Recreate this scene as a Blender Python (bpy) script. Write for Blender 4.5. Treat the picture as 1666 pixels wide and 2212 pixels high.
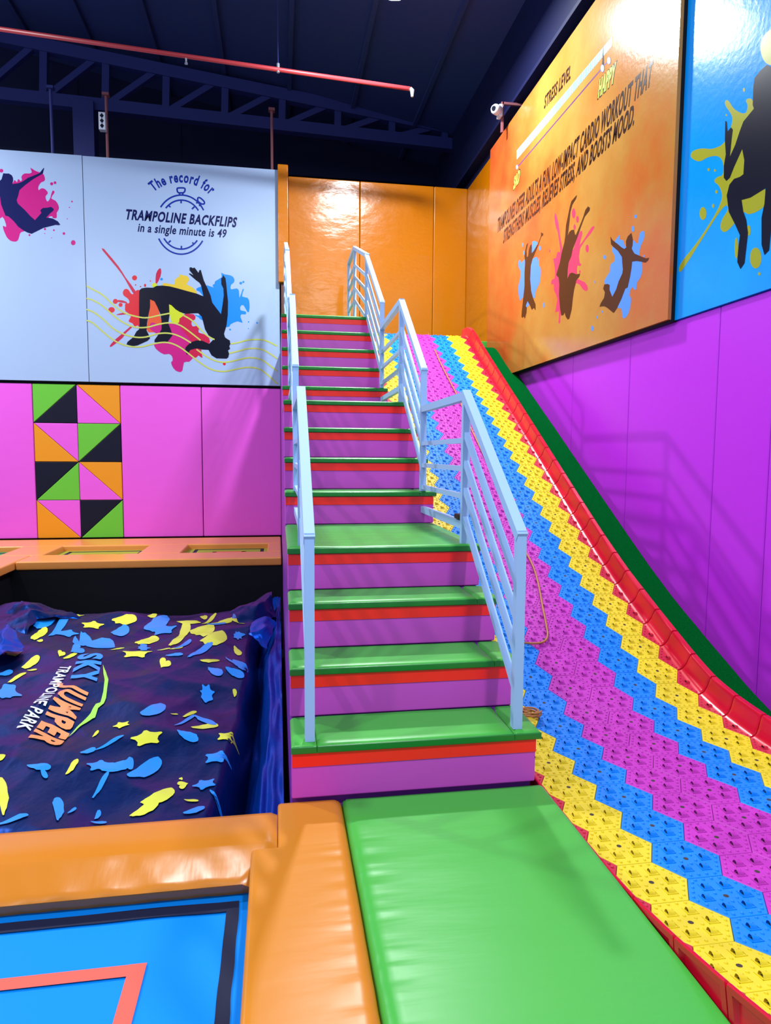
import bpy, bmesh, math, random
import numpy as np
from mathutils import Vector, Matrix, noise
from mathutils.geometry import tessellate_polygon

for o in list(bpy.data.objects):
    bpy.data.objects.remove(o)
scene = bpy.context.scene
COL = scene.collection
random.seed(7)

# ------------------------------------------------------------------ camera
F_PX, W_PX, H_PX = 1447.0, 1666.0, 2212.0
YAW, PITCH, ROLL = 0.15886, 0.08614, -0.00632
CAM = Vector((-0.0455, -2.7668, 1.4696))
_f = Vector((math.sin(YAW) * math.cos(PITCH), math.cos(YAW) * math.cos(PITCH), -math.sin(PITCH)))
_r0 = Vector((math.cos(YAW), -math.sin(YAW), 0))
_d0 = _f.cross(_r0)
RIGHT = math.cos(ROLL) * _r0 + math.sin(ROLL) * _d0
DOWN = -math.sin(ROLL) * _r0 + math.cos(ROLL) * _d0
FWD = _f
cd = bpy.data.cameras.new('camera')
cam = bpy.data.objects.new('camera', cd)
COL.objects.link(cam)
cd.sensor_fit = 'HORIZONTAL'
cd.sensor_width = 36.0
cd.lens = F_PX / W_PX * 36.0
cd.clip_start = 0.05
M = Matrix.Identity(4)
for i in range(3):
    M[i][0] = RIGHT[i]; M[i][1] = -DOWN[i]; M[i][2] = -FWD[i]; M[i][3] = CAM[i]
cam.matrix_world = M
scene.camera = cam

# ------------------------------------------------------------------ light and exposure
scene.view_settings.view_transform = 'Standard'
scene.view_settings.look = 'None'
scene.view_settings.exposure = 0.33
scene.view_settings.gamma = 1.0
scene.view_settings.use_curve_mapping = False
world = bpy.data.worlds.new('hall_ambience')
scene.world = world
world.use_nodes = True
world.node_tree.nodes['Background'].inputs[0].default_value = (0.60, 0.74, 1.0, 1)
world.node_tree.nodes['Background'].inputs[1].default_value = 0.72
LAMPS = [  # x, y, z, watts : the hall's high-bay lamps
    (1.32, 5.30, 6.80, 430),
    (1.60, -4.0, 7.0, 290),
    (-5.6, -4.0, 7.2, 270),
    (-1.0, 0.65, 7.1, 150),
    (-7.2, 5.75, 7.3, 760),
]
LAMP_COLOUR = (0.90, 0.95, 1.0)


def lin(c):
    c = c / 255.0
    return c / 12.92 if c <= 0.04045 else ((c + 0.055) / 1.055) ** 2.4


ALBEDO = 0.74      # paint reflectance for a full-scale colour


def rgb(r, g, b, k=ALBEDO):
    return (lin(r) * k, lin(g) * k, lin(b) * k, 1.0)


# ------------------------------------------------------------------ materials
MATS = {}


def mat(name, col, rough=0.5, spec=0.5, metal=0.0, bump=None, emit=None, var=0.0, varscale=3.0, coat=0.0, sheen=None):
    if name in MATS:
        return MATS[name]
    m = bpy.data.materials.new(name)
    m.use_nodes = True
    nt = m.node_tree
    b = nt.nodes['Principled BSDF']
    b.inputs['Base Color'].default_value = col
    b.inputs['Roughness'].default_value = rough
    b.inputs['Specular IOR Level'].default_value = spec * 0.8
    b.inputs['Metallic'].default_value = metal
    if sheen:
        b.inputs['Sheen Weight'].default_value = sheen[0]
        b.inputs['Sheen Tint'].default_value = (*sheen[1], 1)
        b.inputs['Sheen Roughness'].default_value = 0.35
    b.inputs['Coat Weight'].default_value = coat
    b.inputs['Coat Roughness'].default_value = 0.12
    geo = None
    if bump or var:
        geo = nt.nodes.new('ShaderNodeNewGeometry')
    if bump:
        sc, strength, dist, stretch = bump
        mp = nt.nodes.new('ShaderNodeMapping')
        mp.inputs['Scale'].default_value = stretch
        nt.links.new(geo.outputs['Position'], mp.inputs[0])
        n = nt.nodes.new('ShaderNodeTexNoise')
        n.inputs['Scale'].default_value = sc
        n.inputs['Detail'].default_value = 4
        nt.links.new(mp.outputs[0], n.inputs['Vector'])
        bp = nt.nodes.new('ShaderNodeBump')
        bp.inputs['Strength'].default_value = strength
        bp.inputs['Distance'].default_value = dist
        nt.links.new(n.outputs['Fac'], bp.inputs['Height'])
        nt.links.new(bp.outputs[0], b.inputs['Normal'])
    if var:
        n2 = nt.nodes.new('ShaderNodeTexNoise')
        n2.inputs['Scale'].default_value = varscale
        n2.inputs['Detail'].default_value = 6
        nt.links.new(geo.outputs['Position'], n2.inputs['Vector'])
        mx = nt.nodes.new('ShaderNodeMixRGB')
        mx.blend_type = 'MIX'
        mx.inputs[1].default_value = tuple(c * (1 - var) for c in col[:3]) + (1,)
        mx.inputs[2].default_value = tuple(min(1, c * (1 + var)) for c in col[:3]) + (1,)
        nt.links.new(n2.outputs['Fac'], mx.inputs[0])
        nt.links.new(mx.outputs[0], b.inputs['Base Color'])
    if emit:
        b.inputs['Emission Color'].default_value = emit[0]
        b.inputs['Emission Strength'].default_value = emit[1]
    MATS[name] = m
    return m


WR = (1.0, 1.0, 1.0)
M_green = mat('green_vinyl', rgb(70, 177, 64), 0.36, 0.4, bump=(3.0, 0.14, 0.02, (0.5, 2.6, 1)))
M_orange_floor = mat('orange_floor_vinyl', rgb(218, 132, 24), 0.33, 0.38, bump=(3.0, 0.12, 0.02, (0.6, 2.4, 1)))
M_gloss_orange = mat('glossy_orange_vinyl', rgb(218, 130, 32), 0.25, 0.45, bump=(4.0, 0.10, 0.02, (2.0, 0.5, 1)))
M_nosing = mat('dark_green_vinyl', rgb(26, 132, 46), 0.3, 0.5)
M_orange_wall = mat('orange_wall_vinyl', rgb(198, 112, 0), 0.22, 0.45, bump=(3.2, 0.35, 0.03, (0.8, 1, 1.6)))
M_orange_back = mat('orange_platform_vinyl', rgb(238, 150, 70), 0.3, 0.5, bump=(5.0, 0.2, 0.02, WR))
M_riser = mat('purple_step_vinyl', rgb(226, 82, 212), 0.32, 0.5, bump=(6.0, 0.2, 0.012, (1, 1, 1.5)))
M_side = mat('violet_side_vinyl', rgb(150, 60, 185), 0.35, 0.5)
M_red = mat('red_band_vinyl', rgb(255, 34, 30, 0.97), 0.3, 0.5, bump=(9.0, 0.15, 0.006, WR))
M_pink = mat('pink_wall_vinyl', rgb(236, 90, 220), 0.45, 0.4, bump=(3.0, 0.15, 0.02, (1, 1, 2)))
M_purple = mat('purple_wall_vinyl', rgb(204, 46, 234), 0.38, 0.45, bump=(2.6, 0.15, 0.02, (1, 1.6, 1)))
M_black = mat('black_backing', rgb(8, 9, 16), 0.6, 0.3)
M_padblack = mat('black_vinyl', rgb(14, 16, 38), 0.5, 0.2)
M_tgreen = mat('green_wall_vinyl', rgb(104, 196, 52), 0.45, 0.4)
M_torange = mat('orange_triangle_vinyl', rgb(238, 150, 10), 0.45, 0.4)
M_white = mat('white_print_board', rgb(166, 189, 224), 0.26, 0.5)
M_rail = mat('pale_blue_rail_paint', rgb(176, 210, 255), 0.42, 0.5)
M_hexy = mat('yellow_tile_plastic', rgb(246, 220, 40), 0.4, 0.45, var=0.10, varscale=5)
M_hexb = mat('blue_tile_plastic', rgb(0, 142, 250), 0.4, 0.45, var=0.08, varscale=5)
M_hexp = mat('pink_tile_plastic', rgb(206, 62, 190), 0.4, 0.45, var=0.10, varscale=5)
M_hexr = mat('red_tile_plastic', rgb(214, 40, 70), 0.4, 0.45)
M_kerb = mat('red_kerb_plastic', rgb(222, 12, 44), 0.26, 0.5, var=0.08, varscale=4)
M_hole = mat('tile_hole_shade', rgb(70, 60, 50), 0.6, 0.3)
M_turf = mat('green_turf', rgb(6, 106, 42), 0.95, 0.0, bump=(180, 0.9, 0.02, WR), var=0.35, varscale=120)
M_tramp = mat('blue_trampoline_mesh', rgb(0, 142, 255), 0.6, 0.15, bump=(350, 0.2, 0.002, WR))
M_line_dark = mat('navy_webbing', rgb(20, 24, 58), 0.7, 0.3)
M_line_red = mat('coral_webbing', rgb(255, 100, 84), 0.6, 0.3)
M_lime = mat('lime_trampoline_mesh', rgb(160, 160, 46), 0.6, 0.3)
M_teal = mat('green_trampoline_mesh', rgb(30, 140, 80), 0.6, 0.3)
M_navy = mat('navy_steel_paint', rgb(46, 54, 122), 0.55, 0.4)
M_roof = mat('navy_roof_sheet', rgb(52, 64, 120), 0.5, 0.4)
M_rearwall = mat('navy_rear_wall', rgb(18, 23, 66), 0.6, 0.3)
M_pipe = mat('red_pipe_paint', rgb(196, 60, 66), 0.4, 0.5)
M_rust = mat('rust_rod', rgb(140, 84, 90), 0.6, 0.3)
M_steel = mat('galvanised_steel', rgb(190, 195, 205), 0.35, 0.5, metal=0.6)
M_whiteplastic = mat('white_camera_plastic', rgb(225, 232, 245), 0.35, 0.5)
M_lens = mat('dark_lens_glass', rgb(10, 14, 30), 0.1, 0.6)
M_cord = mat('orange_cord', rgb(196, 130, 70), 0.5, 0.4)
M_clip = mat('dark_brown_clip', rgb(60, 34, 30), 0.5, 0.4)
M_bag = mat('navy_airbag_fabric', rgb(0, 46, 118), 0.34, 0.1, 0.9, bump=(5.0, 0.3, 0.05, (1, 0.6, 1)))
M_tarp = mat('blue_tarp_fabric', rgb(0, 72, 196), 0.36, 0.2, 0.6, bump=(5.0, 0.4, 0.05, (1, 0.5, 1)))
M_pyel = mat('yellow_bag_print', rgb(225, 228, 60), 0.32, 0.5)
M_pblue = mat('blue_bag_print', rgb(18, 140, 244), 0.32, 0.5)
M_porange = mat('orange_bag_print', rgb(240, 150, 88), 0.32, 0.5)
M_plime = mat('lime_bag_print', rgb(165, 228, 80), 0.32, 0.5)
M_pwhite = mat('white_bag_print', rgb(225, 238, 255), 0.32, 0.5)
M_lampglow = mat('lamp_lens_lit', (1, 1, 1, 1), 0.5, 0.5, emit=((0.9, 0.95, 1, 1), 40.0))


def ink(name, r, g, b, rough=0.26, spec=None):
    return mat(name, rgb(r, g, b), rough, spec or (0.18 if r + g + b < 160 else 0.4))


I_black = ink('black_print', 12, 12, 34)
I_navy = ink('navy_print', 16, 22, 84)
I_blueink = ink('royal_blue_print', 6, 40, 150)
I_red = ink('red_print', 214, 14, 36)
I_crimson = ink('crimson_print', 196, 12, 66)
I_mag = ink('magenta_print', 196, 10, 124)
I_orange = ink('orange_print', 226, 86, 40)
I_gold = ink('gold_print', 222, 190, 46)
I_limeink = ink('lime_print', 202, 214, 34)
I_sky = ink('sky_blue_print', 0, 134, 246)
I_wave = ink('yellow_green_print', 196, 204, 92)
I_brown = ink('dark_brown_print', 84, 46, 26)
I_dkbrown = ink('brown_black_text_print', 56, 30, 24)
I_cornflower = ink('cornflower_print', 84, 150, 255)
I_hotpink = ink('hot_pink_print', 226, 60, 104)
I_palecyan = ink('pale_cyan_print', 168, 214, 226)
I_palegreen = ink('bright_green_print', 190, 240, 90)
I_olive = ink('olive_yellow_print', 168, 166, 22)
I_violet = ink('violet_line_print', 112, 64, 120)


def mural_material(name, cols, scale, redder=0.16):
    m = bpy.data.materials.new(name)
    m.use_nodes = True
    nt = m.node_tree
    b = nt.nodes['Principled BSDF']
    b.inputs['Roughness'].default_value = 0.18
    b.inputs['Specular IOR Level'].default_value = 0.36
    geo = nt.nodes.new('ShaderNodeNewGeometry')
    n = nt.nodes.new('ShaderNodeTexNoise')
    n.inputs['Scale'].default_value = scale
    n.inputs['Detail'].default_value = 7
    n.inputs['Roughness'].default_value = 0.62
    nt.links.new(geo.outputs['Position'], n.inputs['Vector'])
    r = nt.nodes.new('ShaderNodeValToRGB')
    el = r.color_ramp.elements
    while len(el) < len(cols):
        el.new(0.5)
    for e, (p, c) in zip(el, cols):
        e.position = p
        e.color = c
    sx = nt.nodes.new('ShaderNodeSeparateXYZ')          # the print turns redder towards its far end
    nt.links.new(geo.outputs['Position'], sx.inputs[0])
    mr = nt.nodes.new('ShaderNodeMapRange')
    mr.inputs[1].default_value = 3.6; mr.inputs[2].default_value = 7.0
    mr.inputs[3].default_value = 0.02; mr.inputs[4].default_value = -redder
    nt.links.new(sx.outputs[1], mr.inputs[0])
    ad = nt.nodes.new('ShaderNodeMath'); ad.operation = 'ADD'
    nt.links.new(n.outputs['Fac'], ad.inputs[0]); nt.links.new(mr.outputs[0], ad.inputs[1])
    nt.links.new(ad.outputs[0], r.inputs[0])
    nt.links.new(r.outputs[0], b.inputs['Base Color'])
    n2 = nt.nodes.new('ShaderNodeTexNoise')
    n2.inputs['Scale'].default_value = 22
    n2.inputs['Detail'].default_value = 5
    nt.links.new(geo.outputs['Position'], n2.inputs['Vector'])
    bp = nt.nodes.new('ShaderNodeBump')
    bp.inputs['Strength'].default_value = 0.10
    bp.inputs['Distance'].default_value = 0.012
    nt.links.new(n2.outputs['Fac'], bp.inputs['Height'])
    nt.links.new(bp.outputs[0], b.inputs['Normal'])
    return m


M_mural = mural_material('amber_mottled_print', [(0.22, rgb(206, 78, 34)), (0.40, rgb(204, 112, 48)), (0.52, rgb(196, 134, 60)), (0.70, rgb(206, 154, 76))], 0.62)
M_bluemural = mural_material('bright_blue_print', [(0.3, rgb(0, 148, 255)), (0.7, rgb(6, 164, 255))], 1.2, 0.0)

# ------------------------------------------------------------------ object helpers
WLOC = {}


def props(o, label=None, cat=None, group=None, kind=None):
    if label: o['label'] = label
    if cat: o['category'] = cat
    if group: o['group'] = group
    if kind: o['kind'] = kind
    return o


def empty(name, loc, label, cat, group=None):
    o = bpy.data.objects.new(name, None)
    o.empty_display_size = 0.2
    COL.objects.link(o)
    o.location = loc
    WLOC[o.name] = Vector(loc)
    return props(o, label, cat, group)


class MB:
    """collects polygons in world space, then links them as one mesh object"""

    def __init__(self):
        self.v = []; self.f = []; self.m = []

    def poly(self, pts, mi=0):
        n = len(self.v)
        self.v += [tuple(p) for p in pts]
        self.f.append(tuple(range(n, n + len(pts)))); self.m.append(mi)

    def mesh(self, vs, fs, mi=0):
        n = len(self.v)
        self.v += [tuple(p) for p in vs]
        self.f += [tuple(i + n for i in f) for f in fs]
        self.m += [mi] * len(fs)

    def box(self, x0, x1, y0, y1, z0, z1, mi=0):
        vs = [(x0, y0, z0), (x1, y0, z0), (x1, y1, z0), (x0, y1, z0), (x0, y0, z1), (x1, y0, z1), (x1, y1, z1), (x0, y1, z1)]
        self.mesh(vs, [(0, 3, 2, 1), (4, 5, 6, 7), (0, 1, 5, 4), (1, 2, 6, 5), (2, 3, 7, 6), (3, 0, 4, 7)], mi)

    def bbox(self, x0, x1, y0, y1, z0, z1, b=0.012, seg=3, mi=0):
        """box with rounded edges"""
        bm = bmesh.new()
        bmesh.ops.create_cube(bm, size=1)
        for v in bm.verts:
            v.co = ((x0 + x1) / 2 + v.co.x * (x1 - x0), (y0 + y1) / 2 + v.co.y * (y1 - y0), (z0 + z1) / 2 + v.co.z * (z1 - z0))
        bmesh.ops.bevel(bm, geom=list(bm.edges), offset=b, segments=seg, profile=0.5, affect='EDGES', clamp_overlap=True)
        self.addbm(bm, mi)

    def addbm(self, bm, mi=0):
        bm.verts.index_update()
        self.mesh([v.co[:] for v in bm.verts], [tuple(v.index for v in f.verts) for f in bm.faces], mi)
        bm.free()

    def prism(self, pts, axis, a0, a1, bevel=0.0, seg=2, mi=0):
        """2D outline extruded along an axis from a0 to a1"""
        def P(p, a):
            if axis == 0: return (a, p[0], p[1])
            if axis == 1: return (p[0], a, p[1])
            return (p[0], p[1], a)
        bm = bmesh.new()
        lo = [bm.verts.new(P(p, a0)) for p in pts]
        hi = [bm.verts.new(P(p, a1)) for p in pts]
        n = len(pts)
        bm.faces.new(lo); bm.faces.new(hi[::-1])
        for i in range(n):
            bm.faces.new((lo[i], hi[i], hi[(i + 1) % n], lo[(i + 1) % n]))
        bmesh.ops.recalc_face_normals(bm, faces=bm.faces)
        if bevel:
            bmesh.ops.bevel(bm, geom=list(bm.edges), offset=bevel, segments=seg, profile=0.5, affect='EDGES', clamp_overlap=True)
        self.addbm(bm, mi)

    def bar(self, a, b, w, h=None, mi=0, side=None):
        """square tube from a to b"""
        a = Vector(a); b = Vector(b); d = (b - a).normalized()
        h = h or w
        s = Vector(side) if side else (Vector((1, 0, 0)) if abs(d.x) < 0.9 else Vector((0, 1, 0)))
        s = (s - d * s.dot(d)).normalized()
        u = d.cross(s)
        vs = []
        for p in (a, b):
            for i, j in ((-1, -1), (1, -1), (1, 1), (-1, 1)):
                vs.append(p + s * (i * w / 2) + u * (j * h / 2))
        self.mesh(vs, [(3, 2, 1, 0), (4, 5, 6, 7), (0, 1, 5, 4), (1, 2, 6, 5), (2, 3, 7, 6), (3, 0, 4, 7)], mi)

    def tube(self, pts, r, n=8, mi=0, cap=True):
        pts = [Vector(p) for p in pts]
        rings = []
        ref = Vector((0.3, 0.2, 1)).normalized()
        for i, p in enumerate(pts):
            d = (pts[min(i + 1, len(pts) - 1)] - pts[max(i - 1, 0)]).normalized()
            s = d.cross(ref)
            if s.length < 1e-3: s = d.cross(Vector((1, 0, 0)))
            s.normalize(); u = s.cross(d)
            rr = r[i] if isinstance(r, (list, tuple)) else r
            rings.append([p + (s * math.cos(2 * math.pi * k / n) + u * math.sin(2 * math.pi * k / n)) * rr for k in range(n)])
        vs = [v for rg in rings for v in rg]
        fs = []
        for i in range(len(pts) - 1):
            for k in range(n):
                fs.append((i * n + k, i * n + (k + 1) % n, (i + 1) * n + (k + 1) % n, (i + 1) * n + k))
        if cap:
            fs.append(tuple(range(n))[::-1]); fs.append(tuple(range((len(pts) - 1) * n, len(pts) * n)))
        self.mesh(vs, fs, mi)

    def build(self, name, mats, parent=None, label=None, smooth=False, wn=False, tidy=True):
        me = bpy.data.meshes.new(name)
        V = np.array(self.v, dtype=float)
        lo, hi = V.min(0), V.max(0)
        org = np.array([(lo[0] + hi[0]) / 2, (lo[1] + hi[1]) / 2, lo[2]])
        me.from_pydata((V - org).tolist(), [], self.f)
        mats = mats if isinstance(mats, (list, tuple)) else [mats]
        for m in mats: me.materials.append(m)
        if len(mats) > 1:
            me.polygons.foreach_set('material_index', self.m)
        me.polygons.foreach_set('use_smooth', [bool(smooth or wn)] * len(me.polygons))
        me.update()
        o = bpy.data.objects.new(name, me)
        COL.objects.link(o)
        WLOC[o.name] = Vector(org)
        if parent is not None:
            o.parent = parent
            o.location = Vector(org) - WLOC[parent.name]
        else:
            o.location = org
        if wn:
            w = o.modifiers.new('weighted_normals', 'WEIGHTED_NORMAL'); w.keep_sharp = True
        if label: o['label'] = label
        return o


def structure(mb, name, m):
    return props(mb.build(name, m), kind='structure')


# ------------------------------------------------------------------ pictures printed on flat boards
def on(ax, val, x, y):
    """the point of the plane axis=val seen at photo position x, y"""
    d = RIGHT * ((x - W_PX / 2) / F_PX) + DOWN * ((y - H_PX / 2) / F_PX) + FWD
    t = (val - CAM[ax]) / d[ax]
    return CAM + d * t


class Board:
    """a printed plane; layers of ink lie a hair proud of each other"""

    def __init__(self, ax, val, parent, towards):
        self.ax, self.val, self.parent, self.s = ax, val, parent, towards
        self.n = Vector([towards if i == ax else 0 for i in range(3)])

    def P(self, z, x, y, lay=0):
        ox, oy, sc = z
        return on(self.ax, self.val, ox + x / sc, oy + y / sc) + self.n * (0.0004 * lay)

    def fill(self, mb, pts3, lay):
        """polygon -> thin ink film"""
        q = [Vector(p) for p in pts3]
        i, j = [k for k in range(3) if k != self.ax]
        tri = tessellate_polygon([[Vector((p[i], p[j], 0)) for p in q]])
        out = [p + self.n * (0.0004 * lay) for p in q]
        # face towards the room
        fs = []
        for t in tri:
            a, b, c = out[t[0]], out[t[1]], out[t[2]]
            fs.append(t if (b - a).cross(c - a).dot(self.n) > 0 else (t[0], t[2], t[1]))
        mb.mesh(out, fs)

    def shape(self, name, z, polys, m, lay=1, ragged=0.0):
        for idx, poly in enumerate(polys):
            mb = MB()
            lay += 0.05 * (idx > 0)
            pts = [self.P(z, *p) for p in poly]
            if ragged: pts = self.rag(pts, ragged)
            self.fill(mb, pts, lay)
            mb.build(name, m, self.parent)

    def rag(self, pts, amp):
        out = []
        i, j = [k for k in range(3) if k != self.ax]
        n = len(pts)
        for k in range(n):
            p0, p1, p2, p3 = pts[k - 1], pts[k], pts[(k + 1) % n], pts[(k + 2) % n]
            m = (p1 + p2) * 0.5 + ((p1 - p0) + (p2 - p3)) * 0.08
            out += [p1, m]
        return out

    def smooth(self, pts, it=1):
        for _ in range(it):
            out = []
            n = len(pts)
            for k in range(n):
                a, b = Vector(pts[k]), Vector(pts[(k + 1) % n])
                out += [a * 0.75 + b * 0.25, a * 0.25 + b * 0.75]
            pts = out
        return pts

    def blob(self, name, z, polys, m, lay=1):
        for poly in polys:
            mb = MB()
            self.fill(mb, self.smooth([self.P(z, *p) for p in poly], 2), lay)
            mb.build(name, m, self.parent)

    def drops(self, name, z, lst, m, lay=1):
        for d in lst:
            mb = MB()
            x, y, rx = d[:3]; ry = d[3] if len(d) > 3 else rx
            pts = [self.P(z, x + rx * math.cos(a), y + ry * math.sin(a)) for a in np.linspace(0, 2 * math.pi, 17)[:-1]]
            self.fill(mb, pts, lay)
            mb.build(name, m, self.parent)

    def strokes(self, name, z, lines, w, m, lay=2, closed=False, sm=2):
        """lines drawn with a constant width w in metres"""
        for idx, ln in enumerate(lines):
            mb = MB()
            lay += 0.05 * (idx > 0)
            p = [self.P(z, *q) for q in ln]
            for _ in range(sm):
                o = [p[0]]
                for k in range(len(p) - 1):
                    o += [p[k] * 0.75 + p[k + 1] * 0.25, p[k] * 0.25 + p[k + 1] * 0.75]
                p = o + [p[-1]]
            L, R = [], []
            for k in range(len(p)):
                d = (p[min(k + 1, len(p) - 1)] - p[max(k - 1, 0)]).normalized()
                s = d.cross(self.n) * (w / 2)
                L.append(p[k] + s + self.n * 0.0004 * lay); R.append(p[k] - s + self.n * 0.0004 * lay)
            for k in range(len(p) - 1):
                mb.poly([R[k], L[k], L[k + 1], R[k + 1]])
            mb.build(name, m, self.parent)

    def text(self, name, s, z, bl, br, tl, m, lay=3, bold=0.0, parent=None):
        A, B, T = self.P(z, *bl), self.P(z, *br), self.P(z, *tl)
        vs, fs = glyphs(s, bold)
        w = vs[:, 0].max(); h = cap_height(bold)
        U, V = (B - A) / w, (T - A) / h
        mb = MB()
        out = [A + U * x + V * y + self.n * (0.0004 * lay) for x, y in vs]
        if fs:
            a, b, c = (out[i] for i in fs[0][:3])
            if (b - a).cross(c - a).dot(self.n) < 0: fs = [f[::-1] for f in fs]
        mb.mesh(out, fs)
        return mb.build(name, m, parent or self.parent)


_G = {}


def glyphs(s, bold=0.0):
    key = (s, bold)
    if key in _G: return _G[key]
    cu = bpy.data.curves.new('t', 'FONT')
    cu.body = s; cu.size = 1.0; cu.offset = bold; cu.resolution_u = 3
    cu.fill_mode = 'FRONT'
    cu.space_character = 1.0 + bold * 3.4
    o = bpy.data.objects.new('t', cu)
    COL.objects.link(o)
    dg = bpy.context.evaluated_depsgraph_get()
    me = bpy.data.meshes.new_from_object(o.evaluated_get(dg))
    vs = np.array([v.co[:2] for v in me.vertices]) if len(me.vertices) else np.zeros((1, 2))
    fs = [tuple(p.vertices) for p in me.polygons]
    vs = vs - np.array([vs[:, 0].min(), 0]) if len(fs) else vs
    bpy.data.objects.remove(o); bpy.data.curves.remove(cu); bpy.data.meshes.remove(me)
    _G[key] = (vs, fs)
    return _G[key]


def cap_height(bold=0.0):
    return glyphs('H', bold)[0][:, 1].max()


# ------------------------------------------------------------------ main measures (metres)
RISE, GO, LAND1, LAND2 = 0.24, 0.3003, 1.1736, 1.2547
STEP_W = 1.09
NOSE = 0.037
YB = 8.45            # face of the far wall's pads
XR = 3.10            # face of the right wall's pads


def step_y(i):
    return (i - 1) * GO + (LAND1 - GO if i >= 5 else 0) + (LAND2 - GO if i >= 9 else 0)


# ------------------------------------------------------------------ room shell
b = MB(); b.box(-9, 3.3, -3.6, 11.6, -1.25, -1.15); structure(b, 'floor', M_black)
b = MB(); b.box(-9, XR + 0.1, YB + 0.12, YB + 0.2, -1.15, 5.82); structure(b, 'wall_back', M_black)
b = MB()
b.box(-10, 3.6, 11.5, 11.6, -1.15, 10.4)
for zz in (5.6, 6.3, 7.05): b.box(-10, 3.6, 11.36, 11.5, zz, zz + 0.14)
for xx in np.arange(-9.5, 3.5, 1.9): b.box(xx, xx + 0.012, 11.485, 11.5, -1.15, 9.9)
structure(b, 'wall_rear', M_rearwall)
b = MB(); b.box(XR + 0.13, XR + 0.25, -2.2, 11.5, -1.15, 7.6); structure(b, 'wall_right', M_rearwall)


def roof_z(x): return 7.45 + (3.3 - x) * 0.19


b = MB()
b.prism([(-10, roof_z(-10)), (3.6, roof_z(3.6)), (3.6, roof_z(3.6) + 0.1), (-10, roof_z(-10) + 0.1)], 1, -2.0, 11.6)
for xx in np.arange(-9, 3.3, 1.15):      # standing ribs of the roof sheeting
    b.bar((xx, -2.0, roof_z(xx) - 0.03), (xx, 11.5, roof_z(xx) - 0.03), 0.07, 0.06)
structure(b, 'ceiling', M_roof)

b = MB(); b.box(XR - 0.02, XR + 0.13, 1.0, 11.4, 6.15, 6.2); b.box(XR + 0.05, XR + 0.13, 1.0, 11.4, 6.2, 6.75)
structure(b, 'trim_1', M_rearwall)

# ------------------------------------------------------------------ lamps
for i, (lx, ly, lz, w) in enumerate(LAMPS):
    ld = bpy.data.lights.new('high_bay_light', 'AREA')
    ld.shape = 'DISK'; ld.size = 0.38; ld.energy = w; ld.color = LAMP_COLOUR
    lo = bpy.data.objects.new('high_bay_light', ld); COL.objects.link(lo)
    lo.location = (lx, ly, lz - 0.03)
    if i == 0:
        t = empty('high_bay_lamp', (lx, ly, lz), 'round high bay lamp hanging from the dark roof above the stairs', 'lamp')
        b = MB(); b.tube([(lx, ly, lz), (lx, ly, lz + 0.08), (lx, ly, lz + 0.2), (lx, ly, lz + 0.24)], [0.21, 0.2, 0.1, 0.05], 24); b.build('lamp_housing', M_steel, t, smooth=False)
        b = MB(); b.tube([(lx, ly, lz - 0.012), (lx, ly, lz + 0.004)], 0.19, 24); b.build('lamp_lens', M_lampglow, t)
        b = MB(); b.tube([(lx, ly, lz + 0.22), (lx, ly, roof_z(lx) - 0.07)], 0.012, 8); b.build('suspension_rod', M_steel, t)
        ud = bpy.data.lights.new('roof_glow_fill', 'POINT'); ud.energy = 26; ud.color = (0.35, 0.55, 1.0); ud.shadow_soft_size = 0.06  # blue point light added to imitate the glow on the roof round the lamp
        uo = bpy.data.objects.new('roof_glow_fill', ud); COL.objects.link(uo); uo.location = (lx, ly - 0.3, lz + 0.25)

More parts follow.
